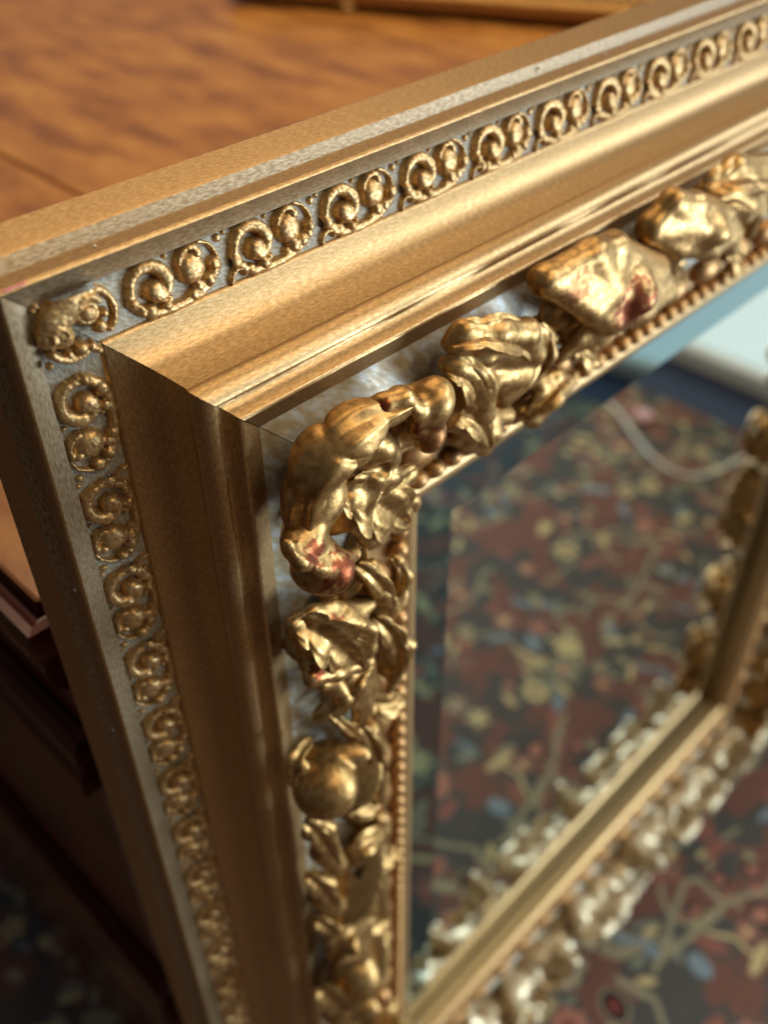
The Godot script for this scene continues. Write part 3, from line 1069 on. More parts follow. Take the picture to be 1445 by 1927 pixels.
func shape_small_leaf_below_corner() -> void:
	leaf([57.3, 142.5, -48.5, 63.6, 146.1, -57.9, 71.7, 161.1, -60.1, 80.5, 181.0, -57.9], 10.6, 3, 0.40, 0.16, 1.7)
	e(74.0, 168.2, -40.0, 16.3, 13.8, 3.6, 0)
	e(64.7, 151.2, -48.0, 10.9, 8.6, 5.7, 0)
	t3(70.8, 164.3, -50.8, 55.0, 141.1, -48.0, 65.4, 141.8, -48.0, 2.0)
	t3(70.8, 164.3, -50.8, 65.4, 141.8, -48.0, 75.2, 145.9, -48.0, 2.0)
	t3(70.8, 164.3, -50.8, 75.2, 145.9, -48.0, 93.2, 158.6, -49.1, 2.0)
	t3(70.8, 164.3, -50.8, 93.2, 158.6, -49.1, 83.6, 158.3, -51.3, 2.0)
	t3(70.8, 164.3, -50.8, 83.6, 158.3, -51.3, 90.3, 167.1, -54.6, 2.0)
	t3(70.8, 164.3, -50.8, 90.3, 167.1, -54.6, 88.2, 177.2, -54.6, 2.0)
	t3(70.8, 164.3, -50.8, 88.2, 177.2, -54.6, 80.5, 179.6, -56.2, 2.0)
	t3(70.8, 164.3, -50.8, 80.5, 179.6, -56.2, 67.8, 173.4, -56.8, 2.0)
	t3(70.8, 164.3, -50.8, 67.8, 173.4, -56.8, 54.8, 166.2, -56.8, 2.0)
	t3(70.8, 164.3, -50.8, 54.8, 166.2, -56.8, 56.4, 160.7, -51.3, 2.0)
	t3(70.8, 164.3, -50.8, 56.4, 160.7, -51.3, 55.0, 141.1, -48.0, 2.0)
	c(55.0, 164.5, -56.8, 2.7, 66.9, 171.6, -57.9, 2.5)
	c(66.9, 171.6, -57.9, 2.5, 80.4, 178.6, -56.8, 2.1)
	c(80.4, 178.6, -56.8, 2.1, 88.0, 175.2, -55.7, 1.8)
	c(88.0, 175.2, -55.7, 1.8, 89.2, 165.5, -55.7, 1.7)
	c(72.3, 151.2, -49.1, 3.0, 79.7, 153.2, -51.3, 2.9)
	c(79.7, 153.2, -51.3, 2.9, 94.1, 158.4, -49.1, 2.5)
	c(75.2, 151.9, -53.5, 2.1, 83.1, 158.0, -55.2, 1.8)
	c(83.1, 158.0, -55.2, 1.8, 89.2, 164.1, -55.2, 1.7)
	en(73.8, 153.8, -59.0, 6.6, 2.4, 3.4, 4)
	en(61.5, 150.9, -62.3, 6.7, 3.9, 2.8, -10)
	cn(55.4, 137.8, -60.1, 0.9, 53.8, 148.7, -63.4, 1.1)
	cn(53.8, 148.7, -63.4, 1.1, 56.1, 159.1, -63.4, 0.8)
	cn(70.8, 157.7, -61.2, 0.8, 70.7, 166.3, -63.4, 0.8)
	paint(70.3, 151.4, -54.6, 9.4, BOLE)
	paint(79.0, 167.0, -55.7, 7.1, BOLE)
	paint(57.2, 162.0, -57.9, 5.1, BOLE)

func shape_bud_spray() -> void:
	leaf([94.7, 194.0, -48.5, 83.7, 190.3, -53.5, 76.6, 191.7, -54.6, 74.3, 203.4, -52.4], 4.1, 2, 0.35, 0.16, 1.7)
	leaf([73.3, 215.2, -45.0, 75.3, 218.5, -50.2, 81.4, 231.4, -50.8, 90.2, 248.1, -48.0], 2.8, 2, 0.35, 0.16, 1.7)
	c(73.4, 190.7, -49.1, 3.8, 75.4, 199.9, -51.9, 4.6)
	t3(88.6, 206.0, -48.0, 80.4, 205.8, -49.1, 94.4, 194.2, -48.0, 1.9)
	t3(88.6, 206.0, -48.0, 94.4, 194.2, -48.0, 100.5, 219.1, -45.0, 1.9)
	t3(88.6, 206.0, -48.0, 100.5, 219.1, -45.0, 94.7, 228.6, -45.0, 1.9)
	t3(88.6, 206.0, -48.0, 94.7, 228.6, -45.0, 84.7, 217.7, -47.0, 1.9)
	c(92.4, 192.6, -49.1, 2.3, 82.6, 198.4, -50.8, 3.0)
	c(67.1, 187.1, -48.0, 2.7, 70.7, 192.3, -49.1, 2.2)
	c(98.6, 223.6, -45.0, 2.0, 94.5, 234.0, -46.0, 1.9)
	t3(89.9, 230.5, -44.0, 84.9, 216.4, -44.0, 96.6, 229.1, -44.0, 1.7)
	t3(89.9, 230.5, -44.0, 96.6, 229.1, -44.0, 94.4, 238.1, -45.0, 1.7)
	t3(89.9, 230.5, -44.0, 94.4, 238.1, -45.0, 87.7, 240.4, -44.0, 1.7)
	c(75.7, 220.4, -44.0, 2.6, 82.2, 234.4, -46.0, 2.5)
	c(82.2, 234.4, -46.0, 2.5, 90.3, 247.8, -46.0, 2.3)

func shape_folded_leaf() -> void:
	leaf([88.5, 133.6, -48.0, 93.4, 138.1, -53.5, 99.7, 151.7, -54.6, 107.5, 171.2, -50.2], 4.5, 2, 0.35, 0.16, 1.7)
	leaf([109.6, 143.9, -47.0, 111.7, 148.2, -51.3, 114.3, 157.4, -51.9, 111.1, 167.2, -48.5], 2.8, 2, 0.35, 0.16, 1.7)
	t3(98.0, 154.1, -47.0, 92.0, 138.8, -45.0, 97.3, 138.8, -48.0, 1.7)
	t3(98.0, 154.1, -47.0, 97.3, 138.8, -48.0, 101.0, 155.4, -50.8, 1.7)
	t3(98.0, 154.1, -47.0, 101.0, 155.4, -50.8, 107.9, 171.4, -49.1, 1.7)
	t3(98.0, 154.1, -47.0, 107.9, 171.4, -49.1, 112.3, 187.6, -43.0, 1.7)
	t3(98.0, 154.1, -47.0, 112.3, 187.6, -43.0, 99.9, 168.9, -43.0, 1.7)
	t3(98.0, 154.1, -47.0, 99.9, 168.9, -43.0, 90.9, 154.4, -43.0, 1.7)
	t3(98.0, 154.1, -47.0, 90.9, 154.4, -43.0, 92.0, 138.8, -45.0, 1.7)
	c(90.7, 137.6, -48.0, 2.8, 101.0, 157.1, -50.8, 2.7)
	c(101.0, 157.1, -50.8, 2.7, 107.0, 170.7, -49.1, 2.1)
	t3(113.8, 161.0, -46.0, 111.3, 147.1, -45.0, 112.5, 146.8, -48.0, 1.5)
	t3(113.8, 161.0, -46.0, 112.5, 146.8, -48.0, 116.4, 158.6, -49.6, 1.5)
	t3(113.8, 161.0, -46.0, 116.4, 158.6, -49.6, 113.1, 166.2, -48.0, 1.5)
	t3(113.8, 161.0, -46.0, 113.1, 166.2, -48.0, 111.2, 171.4, -45.0, 1.5)
	c(110.8, 145.6, -48.0, 2.1, 116.0, 157.9, -49.6, 2.0)
	c(116.0, 157.9, -49.6, 2.0, 113.1, 165.7, -48.0, 1.7)
	e(111.8, 172.7, -40.0, 10.8, 10.2, 2.5, 0)

func shape_curled_leaf() -> void:
	leaf([99.4, 173.6, -46.0, 104.5, 180.0, -52.4, 110.7, 196.0, -54.0, 108.6, 218.6, -50.2], 5.8, 3, 0.35, 0.16, 1.7)
	t3(111.1, 201.6, -45.0, 102.4, 177.2, -43.0, 109.0, 187.9, -48.0, 2.0)
	t3(111.1, 201.6, -45.0, 109.0, 187.9, -48.0, 117.7, 201.8, -50.2, 2.0)
	t3(111.1, 201.6, -45.0, 117.7, 201.8, -50.2, 115.0, 211.1, -49.6, 2.0)
	t3(111.1, 201.6, -45.0, 115.0, 211.1, -49.6, 108.8, 218.6, -49.1, 2.0)
	t3(111.1, 201.6, -45.0, 108.8, 218.6, -49.1, 107.4, 216.3, -43.0, 2.0)
	t3(111.1, 201.6, -45.0, 107.4, 216.3, -43.0, 103.0, 192.7, -43.0, 2.0)
	t3(111.1, 201.6, -45.0, 103.0, 192.7, -43.0, 102.4, 177.2, -43.0, 2.0)
	c(108.4, 187.9, -48.5, 2.7, 116.4, 200.9, -50.8, 2.5)
	c(116.4, 200.9, -50.8, 2.5, 113.9, 209.7, -50.2, 2.5)
	c(113.9, 209.7, -50.2, 2.5, 108.8, 218.1, -49.1, 2.7)
	c(107.0, 224.3, -48.0, 2.2, 111.4, 226.1, -48.0, 1.9)

func shape_acorn() -> void:
	leaf([87.7, 235.6, -48.0, 91.7, 244.2, -52.4, 96.8, 266.7, -52.4, 99.8, 304.6, -48.0], 4.4, 3, 0.35, 0.16, 1.7)
	leaf([61.4, 223.6, -44.0, 47.4, 211.9, -51.3, 43.3, 219.2, -52.4, 46.2, 237.7, -49.1], 3.7, 2, 0.35, 0.16, 1.7)
	e(61.2, 251.0, -51.9, 14.9, 14.7, 11.9, 0)
	e(50.9, 227.3, -49.1, 4.2, 4.2, 3.2, 0)
	c(65.9, 256.6, -60.1, 2.7, 64.3, 254.9, -62.3, 2.2)
	e(73.4, 244.6, -46.0, 16.8, 7.4, 6.0, 0)
	en(60.6, 243.6, -66.7, 1.7, 1.7, 1.9, 0)
	e(80.6, 270.9, -40.0, 21.2, 21.2, 3.5, 0)
	t3(97.6, 270.3, -46.0, 89.4, 244.7, -46.0, 95.2, 242.8, -48.0, 2.1)
	t3(97.6, 270.3, -46.0, 95.2, 242.8, -48.0, 101.8, 267.7, -48.0, 2.1)
	t3(97.6, 270.3, -46.0, 101.8, 267.7, -48.0, 102.5, 294.0, -46.0, 2.1)
	t3(97.6, 270.3, -46.0, 102.5, 294.0, -46.0, 102.2, 313.1, -45.0, 2.1)
	t3(97.6, 270.3, -46.0, 102.2, 313.1, -45.0, 92.3, 280.7, -46.0, 2.1)
	c(93.2, 244.2, -48.0, 4.1, 97.3, 260.9, -48.0, 3.1)
	c(87.1, 253.6, -49.1, 1.9, 100.7, 266.1, -48.5, 1.9)
	c(96.6, 271.9, -47.0, 4.0, 100.8, 299.9, -46.0, 2.4)
	c(106.1, 296.3, -45.0, 2.8, 103.8, 316.2, -45.0, 2.1)

func shape_leaf_cluster() -> void:
	leaf([51.2, 273.5, -47.0, 54.5, 277.3, -52.9, 59.4, 297.3, -55.2, 66.0, 326.8, -52.4], 5.2, 2, 0.35, 0.16, 1.7)
	leaf([105.4, 340.7, -46.0, 92.5, 328.0, -51.8, 81.6, 326.3, -52.4, 75.4, 331.7, -48.0], 6.1, 2, 0.35, 0.16, 1.7)
	leaf([50.8, 323.0, -46.0, 52.4, 323.9, -52.9, 58.8, 345.1, -52.9, 65.5, 374.8, -49.7], 5.7, 3, 0.35, 0.16, 1.7)
	leaf([94.3, 372.2, -45.0, 86.3, 368.4, -51.9, 80.1, 374.8, -52.4, 77.8, 391.8, -48.5], 5.7, 3, 0.35, 0.16, 1.7)
	e(81.3, 357.3, -37.0, 24.1, 36.1, 2.6, 0)
	t3(60.4, 300.8, -46.0, 53.6, 290.7, -44.0, 56.8, 278.4, -46.0, 2.6)
	t3(60.4, 300.8, -46.0, 56.8, 278.4, -46.0, 64.4, 290.6, -49.1, 2.6)
	t3(60.4, 300.8, -46.0, 64.4, 290.6, -49.1, 68.0, 326.1, -51.3, 2.6)
	t3(60.4, 300.8, -46.0, 68.0, 326.1, -51.3, 63.6, 326.6, -51.3, 2.6)
	t3(60.4, 300.8, -46.0, 63.6, 326.6, -51.3, 55.7, 308.1, -46.0, 2.6)
	c(57.6, 280.7, -46.0, 3.3, 63.4, 290.8, -49.1, 2.9)
	c(59.2, 307.1, -48.0, 4.7, 65.4, 323.6, -51.9, 4.0)
	t3(93.9, 349.9, -44.0, 81.2, 340.6, -44.0, 91.9, 334.9, -44.0, 3.1)
	t3(93.9, 349.9, -44.0, 91.9, 334.9, -44.0, 105.2, 344.7, -45.0, 3.1)
	t3(93.9, 349.9, -44.0, 105.2, 344.7, -45.0, 105.0, 368.8, -45.0, 3.1)
	t3(93.9, 349.9, -44.0, 105.0, 368.8, -45.0, 94.1, 362.4, -46.0, 3.1)
	c(100.5, 330.0, -45.0, 4.2, 103.3, 345.7, -45.0, 3.4)
	t3(59.4, 348.6, -46.0, 52.9, 328.6, -45.0, 61.6, 339.4, -49.1, 2.8)
	t3(59.4, 348.6, -46.0, 61.6, 339.4, -49.1, 65.6, 369.7, -49.1, 2.8)
	t3(59.4, 348.6, -46.0, 65.6, 369.7, -49.1, 60.8, 371.3, -48.0, 2.8)
	t3(59.4, 348.6, -46.0, 60.8, 371.3, -48.0, 54.5, 353.1, -45.0, 2.8)
	c(54.2, 328.9, -46.0, 4.0, 61.5, 340.9, -49.1, 3.4)
	c(55.4, 343.1, -46.0, 3.7, 65.1, 369.8, -49.1, 3.7)
	c(56.4, 357.4, -45.0, 3.3, 65.2, 375.0, -48.0, 2.9)
	t3(87.1, 385.2, -45.0, 88.5, 369.5, -44.0, 92.3, 387.4, -46.0, 2.8)
	t3(87.1, 385.2, -45.0, 92.3, 387.4, -46.0, 93.0, 415.6, -46.0, 2.8)
	t3(87.1, 385.2, -45.0, 93.0, 415.6, -46.0, 80.9, 391.5, -46.0, 2.8)
	t3(87.1, 385.2, -45.0, 80.9, 391.5, -46.0, 78.5, 376.8, -44.0, 2.8)
	c(88.1, 371.1, -45.0, 3.7, 79.1, 375.0, -46.0, 3.7)
	c(89.5, 386.8, -45.0, 3.7, 78.9, 386.5, -47.0, 4.1)
	c(91.8, 410.2, -46.0, 3.5, 93.2, 418.7, -46.0, 3.2)
	t3(102.7, 403.3, -43.0, 100.6, 372.6, -43.0, 106.8, 390.7, -43.0, 2.8)
	t3(102.7, 403.3, -43.0, 106.8, 390.7, -43.0, 107.0, 447.1, -43.0, 2.8)
	t3(102.7, 403.3, -43.0, 107.0, 447.1, -43.0, 100.7, 429.9, -42.0, 2.8)

func shape_second_acorn() -> void:
	leaf([90.6, 418.4, -47.0, 73.1, 392.8, -54.0, 61.9, 390.5, -55.7, 56.7, 414.8, -52.9], 9.6, 2, 0.35, 0.16, 1.7)
	leaf([51.4, 367.7, -46.0, 52.5, 363.9, -52.4, 58.5, 379.5, -52.4, 66.2, 406.5, -49.1], 5.0, 2, 0.35, 0.16, 1.7)
	e(80.6, 466.7, -38.0, 25.3, 29.2, 3.3, 0)
	t3(71.9, 414.6, -48.0, 58.3, 396.5, -49.1, 69.8, 393.9, -46.0, 3.6)
	t3(71.9, 414.6, -48.0, 69.8, 393.9, -46.0, 91.5, 424.8, -46.0, 3.6)
	t3(71.9, 414.6, -48.0, 91.5, 424.8, -46.0, 82.8, 447.5, -50.2, 3.6)
	t3(71.9, 414.6, -48.0, 82.8, 447.5, -50.2, 60.1, 417.1, -52.4, 3.6)
	c(52.2, 372.3, -46.0, 4.7, 64.4, 393.4, -48.5, 3.7)
	e(73.3, 460.1, -51.3, 14.7, 17.1, 11.4, -25)
	c(76.9, 476.1, -55.7, 3.3, 76.3, 476.6, -56.8, 3.1)
	c(97.0, 470.7, -45.0, 4.1, 97.4, 475.5, -45.0, 4.2)
	c(104.1, 464.6, -45.0, 5.3, 104.5, 469.3, -45.0, 5.4)
	c(94.9, 509.4, -45.0, 3.7, 95.3, 514.5, -45.0, 3.7)
	c(102.2, 509.7, -45.0, 3.5, 102.6, 514.9, -45.0, 3.5)
	c(104.6, 493.1, -45.0, 3.7, 105.0, 498.2, -45.0, 3.7)
	en(63.2, 394.7, -57.9, 7.8, 5.2, 4.3, -30)

func shape_lowest_leaf() -> void:
	leaf([47.9, 442.6, -48.0, 50.5, 442.4, -54.6, 58.2, 468.7, -55.7, 71.2, 522.1, -51.3], 10.0, 3, 0.35, 0.16, 1.7)
	e(59.6, 481.9, -48.0, 11.1, 13.0, 6.7, 0)
	e(86.3, 546.7, -44.0, 10.6, 10.6, 5.3, 0)
	c(54.9, 454.6, -49.1, 5.0, 62.3, 472.0, -51.3, 4.2)
	c(62.3, 472.0, -51.3, 4.2, 67.3, 505.2, -50.2, 4.0)
	c(59.1, 492.3, -48.0, 6.2, 67.3, 531.2, -49.1, 5.1)

func shape_rolled_leaf() -> void:
	leaf([138.9, 55.7, -48.5, 149.3, 50.3, -55.7, 169.1, 59.5, -57.4, 188.7, 83.3, -52.9], 7.9, 2, 0.35, 0.16, 1.7)
	leaf([138.6, 66.4, -47.0, 143.9, 67.0, -53.5, 152.6, 79.1, -54.6, 158.9, 99.3, -49.6], 7.6, 2, 0.35, 0.16, 1.7)
	leaf([189.9, 68.4, -50.2, 197.1, 76.9, -52.9, 199.2, 89.7, -51.9, 191.6, 100.1, -47.0], 3.9, 2, 0.35, 0.16, 1.7)
	e(175.1, 84.8, -38.0, 22.4, 17.5, 3.9, 0)
	e(155.5, 68.2, -46.0, 10.0, 10.0, 7.3, -25)
	t3(163.1, 67.7, -50.2, 140.0, 56.9, -47.0, 145.2, 52.3, -49.1, 3.3)
	t3(163.1, 67.7, -50.2, 145.2, 52.3, -49.1, 164.4, 58.2, -51.9, 3.3)
	t3(163.1, 67.7, -50.2, 164.4, 58.2, -51.9, 178.2, 63.6, -54.0, 3.3)
	t3(163.1, 67.7, -50.2, 178.2, 63.6, -54.0, 186.5, 78.7, -53.5, 3.3)
	t3(163.1, 67.7, -50.2, 186.5, 78.7, -53.5, 181.3, 83.4, -50.2, 3.3)
	t3(163.1, 67.7, -50.2, 181.3, 83.4, -50.2, 159.2, 73.3, -48.0, 3.3)
	c(145.4, 56.3, -48.0, 5.1, 161.0, 59.1, -52.4, 5.6)
	c(161.0, 59.1, -52.4, 5.6, 177.0, 65.5, -54.0, 4.8)
	c(177.0, 65.5, -54.0, 4.8, 185.8, 79.8, -52.9, 3.8)
	t3(196.3, 85.2, -48.5, 189.3, 69.3, -50.2, 199.1, 76.9, -49.6, 2.4)
	t3(196.3, 85.2, -48.5, 199.1, 76.9, -49.6, 203.0, 89.1, -49.1, 2.4)
	t3(196.3, 85.2, -48.5, 203.0, 89.1, -49.1, 196.3, 98.7, -47.0, 2.4)
	t3(196.3, 85.2, -48.5, 196.3, 98.7, -47.0, 188.9, 100.5, -46.0, 2.4)
	c(194.5, 73.3, -49.6, 2.9, 202.1, 87.5, -49.1, 2.6)
	c(202.1, 87.5, -49.1, 2.6, 193.8, 98.2, -47.0, 2.4)
	t3(151.4, 81.6, -48.0, 140.4, 66.6, -46.0, 151.6, 73.4, -49.6, 3.7)
	t3(151.4, 81.6, -48.0, 151.6, 73.4, -49.6, 160.0, 83.4, -50.8, 3.7)
	t3(151.4, 81.6, -48.0, 160.0, 83.4, -50.8, 161.7, 98.7, -49.1, 3.7)
	t3(151.4, 81.6, -48.0, 161.7, 98.7, -49.1, 151.8, 94.0, -46.0, 3.7)
	c(143.6, 68.3, -48.0, 4.8, 156.6, 80.6, -50.8, 4.6)
	c(156.6, 80.6, -50.8, 4.6, 159.3, 96.0, -49.6, 3.8)
	t3(169.5, 87.5, -49.1, 160.9, 78.8, -47.0, 181.8, 85.4, -51.3, 2.7)
	t3(169.5, 87.5, -49.1, 181.8, 85.4, -51.3, 180.8, 89.5, -51.3, 2.7)
	t3(169.5, 87.5, -49.1, 180.8, 89.5, -51.3, 173.0, 98.7, -48.5, 2.7)
	c(165.5, 82.6, -50.8, 2.8, 181.2, 86.8, -51.3, 3.3)
	c(181.2, 86.8, -51.3, 3.3, 172.8, 96.6, -49.1, 2.7)
	cn(133.2, 56.1, -51.3, 1.5, 142.3, 62.7, -54.6, 1.7)
	cn(142.3, 62.7, -54.6, 1.7, 151.9, 70.3, -55.7, 2.0)
	cn(151.9, 70.3, -55.7, 2.0, 169.0, 75.0, -57.9, 2.0)
	cn(139.2, 72.2, -57.9, 1.8, 147.0, 87.4, -54.6, 1.3)

func shape_trailing_leaf() -> void:
	leaf([142.8, 92.2, -45.0, 148.3, 90.8, -51.3, 160.3, 102.5, -51.9, 168.1, 119.6, -48.0], 6.1, 2, 0.35, 0.16, 1.7)
	leaf([222.5, 110.2, -46.0, 207.7, 105.8, -51.3, 200.1, 110.7, -51.3, 193.4, 118.2, -47.0], 5.4, 2, 0.35, 0.16, 1.7)
	t3(157.9, 106.4, -44.0, 143.7, 92.5, -43.0, 170.5, 107.5, -45.0, 2.9)
	t3(157.9, 106.4, -44.0, 170.5, 107.5, -45.0, 171.9, 114.6, -47.0, 2.9)
	t3(157.9, 106.4, -44.0, 171.9, 114.6, -47.0, 169.7, 123.1, -43.0, 2.9)
	t3(157.9, 106.4, -44.0, 169.7, 123.1, -43.0, 151.5, 108.8, -42.0, 2.9)
	c(145.9, 96.1, -45.0, 4.3, 169.4, 112.3, -47.0, 3.6)
	c(159.6, 113.2, -43.0, 4.2, 172.1, 123.1, -43.0, 2.9)
	t3(209.3, 117.0, -45.0, 201.8, 103.9, -44.0, 214.5, 107.0, -45.0, 3.2)
	t3(209.3, 117.0, -45.0, 214.5, 107.0, -45.0, 224.8, 114.9, -45.0, 3.2)
	t3(209.3, 117.0, -45.0, 224.8, 114.9, -45.0, 215.4, 119.5, -46.0, 3.2)
	t3(209.3, 117.0, -45.0, 215.4, 119.5, -46.0, 203.2, 124.8, -44.0, 3.2)
	t3(209.3, 117.0, -45.0, 203.2, 124.8, -44.0, 195.0, 117.2, -43.0, 3.2)
	c(204.3, 107.1, -45.0, 3.9, 214.1, 117.0, -46.0, 4.5)
	c(214.1, 117.0, -46.0, 4.5, 203.0, 123.3, -44.0, 3.6)
	c(214.5, 107.0, -45.0, 3.6, 224.3, 114.0, -45.0, 3.0)
	c(149.7, 93.9, -44.0, 4.2, 182.9, 112.4, -43.0, 5.1)

func shape_worn_leaf() -> void:
	t3(233.3, 67.2, -52.9, 196.2, 52.6, -47.0, 222.0, 48.9, -50.8, 6.2)
	t3(233.3, 67.2, -52.9, 222.0, 48.9, -50.8, 238.5, 51.7, -50.2, 6.2)
	t3(233.3, 67.2, -52.9, 238.5, 51.7, -50.2, 274.5, 75.3, -51.3, 6.2)
	t3(233.3, 67.2, -52.9, 274.5, 75.3, -51.3, 288.2, 89.9, -51.3, 6.2)
	t3(233.3, 67.2, -52.9, 288.2, 89.9, -51.3, 264.3, 90.7, -53.5, 6.2)
	t3(233.3, 67.2, -52.9, 264.3, 90.7, -53.5, 236.7, 83.8, -54.6, 6.2)
	t3(233.3, 67.2, -52.9, 236.7, 83.8, -54.6, 221.7, 72.5, -53.5, 6.2)
	t3(233.3, 67.2, -52.9, 221.7, 72.5, -53.5, 196.2, 52.6, -47.0, 6.2)
	e(245.4, 71.7, -50.2, 19.5, 13.4, 10.3, 25)
	c(239.4, 52.6, -48.5, 4.0, 277.9, 74.7, -49.6, 5.6)
	c(265.5, 89.2, -52.4, 7.1, 238.3, 83.7, -53.5, 5.8)
	t3(227.9, 93.0, -46.0, 232.0, 82.9, -49.1, 247.5, 95.2, -49.1, 2.3)
	t3(227.9, 93.0, -46.0, 247.5, 95.2, -49.1, 219.7, 101.6, -43.0, 2.3)
	e(234.1, 86.9, -38.0, 20.0, 13.7, 3.6, 25)
	en(199.0, 73.9, -70.0, 14.2, 7.6, 8.5, 25)
	cn(207.0, 40.7, -62.3, 1.3, 211.4, 52.2, -65.6, 1.5)
	cn(211.4, 52.2, -65.6, 1.5, 213.6, 68.2, -64.5, 1.2)
	cn(235.6, 50.5, -60.1, 1.2, 238.8, 60.7, -64.5, 1.4)
	cn(238.8, 60.7, -64.5, 1.4, 239.5, 75.3, -64.5, 1.0)
	paint(244.6, 78.0, -56.8, 18.5, BOLE)
	paint(207.2, 57.3, -55.7, 11.4, WORN)

func shape_blunt_leaf() -> void:
	t3(301.0, 62.3, -51.9, 272.9, 54.6, -47.0, 283.0, 46.2, -49.6, 5.4)
	t3(301.0, 62.3, -51.9, 283.0, 46.2, -49.6, 298.9, 51.6, -51.9, 5.4)
	t3(301.0, 62.3, -51.9, 298.9, 51.6, -51.9, 329.2, 64.5, -51.9, 5.4)
	t3(301.0, 62.3, -51.9, 329.2, 64.5, -51.9, 343.7, 80.1, -51.9, 5.4)
	t3(301.0, 62.3, -51.9, 343.7, 80.1, -51.9, 323.2, 81.7, -51.9, 5.4)
	t3(301.0, 62.3, -51.9, 323.2, 81.7, -51.9, 293.6, 70.6, -50.8, 5.4)
	t3(301.0, 62.3, -51.9, 293.6, 70.6, -50.8, 271.9, 57.6, -47.0, 5.4)
	t3(301.0, 62.3, -51.9, 271.9, 57.6, -47.0, 272.9, 54.6, -47.0, 5.4)
	e(309.0, 65.5, -50.2, 16.5, 9.9, 9.9, 20)
	c(337.5, 81.9, -51.3, 5.3, 352.1, 92.2, -50.8, 4.1)
	cn(284.2, 44.1, -57.9, 2.3, 280.8, 50.2, -59.0, 1.9)
	t3(292.4, 75.6, -45.0, 277.0, 63.0, -46.0, 299.5, 74.7, -48.0, 2.9)
	t3(292.4, 75.6, -45.0, 299.5, 74.7, -48.0, 309.4, 92.2, -43.0, 2.9)

func shape_dark_leaf() -> void:
	leaf([322.4, 57.4, -49.1, 326.2, 53.2, -55.7, 348.7, 63.6, -55.7, 377.2, 81.2, -51.3], 8.1, 2, 0.35, 0.16, 1.7)
	t3(344.6, 65.0, -50.8, 322.4, 57.4, -49.1, 337.1, 55.8, -50.2, 4.6)
	t3(344.6, 65.0, -50.8, 337.1, 55.8, -50.2, 364.2, 67.4, -50.8, 4.6)
	t3(344.6, 65.0, -50.8, 364.2, 67.4, -50.8, 370.5, 75.5, -50.8, 4.6)
	t3(344.6, 65.0, -50.8, 370.5, 75.5, -50.8, 353.8, 75.1, -50.8, 4.6)
	t3(344.6, 65.0, -50.8, 353.8, 75.1, -50.8, 328.3, 63.7, -49.6, 4.6)
	t3(344.6, 65.0, -50.8, 328.3, 63.7, -49.6, 322.4, 57.4, -49.1, 4.6)
	c(369.0, 80.2, -50.2, 4.8, 374.2, 92.8, -48.0, 3.4)
	e(348.3, 66.6, -49.1, 10.4, 6.9, 6.9, 15)

func shape_far_leaf() -> void:
	leaf([320.0, 54.2, -46.0, 325.9, 43.4, -54.6, 357.4, 53.3, -55.7, 420.1, 80.6, -50.2], 9.7, 3, 0.35, 0.16, 1.7)
	t3(351.2, 55.8, -48.5, 322.1, 55.1, -45.0, 339.1, 46.8, -48.0, 5.0)
	t3(351.2, 55.8, -48.5, 339.1, 46.8, -48.0, 374.2, 55.3, -48.5, 5.0)
	t3(351.2, 55.8, -48.5, 374.2, 55.3, -48.5, 413.0, 73.7, -49.1, 5.0)
	t3(351.2, 55.8, -48.5, 413.0, 73.7, -49.1, 385.2, 74.3, -49.1, 5.0)
	t3(351.2, 55.8, -48.5, 385.2, 74.3, -49.1, 351.7, 61.8, -48.5, 5.0)
	t3(351.2, 55.8, -48.5, 351.7, 61.8, -48.5, 322.1, 55.1, -45.0, 5.0)
	e(401.1, 80.4, -49.1, 14.9, 10.0, 7.5, 20)
	e(456.0, 90.3, -49.1, 17.3, 10.7, 9.3, 10)
	e(485.1, 113.8, -48.0, 12.7, 12.7, 8.5, 0)

func carving(called: String, shape: Callable, under: Node3D, cell: float, label := "", k := 0.0034, rough := 0.00012) -> void:
	start()
	shape.call()
	var am := carve(cell, k, rough) if PT.size() else ArrayMesh.new()
	for q in SHEETS:
		build_leaf(q)
		surf(am)
	var o := put(called, am, M.leaf, under)
	if label: o.set_meta("label", label)

func moulding(pts: Array, path: Array, outward: Array) -> void:    # pts [out, drop] swept along a floor path with mitred corners
	for k in path.size() - 1:
		var a: Vector3 = path[k]
		var b: Vector3 = path[k + 1]
		for i in pts.size() - 1:
			var p: Vector2 = pts[i]
			var q: Vector2 = pts[i + 1]
			var dir := (b - a).normalized()
			var out := Vector3(dir.z, 0, -dir.x)
			var t := (q - p).normalized()
			var n := (out * t.y + Vector3.UP * t.x).normalized()
			var f := func(base: Vector3, o: Vector3, v: Vector2) -> Vector3: return base + o * v.x + Vector3.DOWN * v.y
			var i0 := vert(f.call(a, outward[k], p), n); var i1 := vert(f.call(b, outward[k + 1], p), n)
			var i2 := vert(f.call(b, outward[k + 1], q), n); var i3 := vert(f.call(a, outward[k], q), n)
			quad(i0, i1, i2, i3)

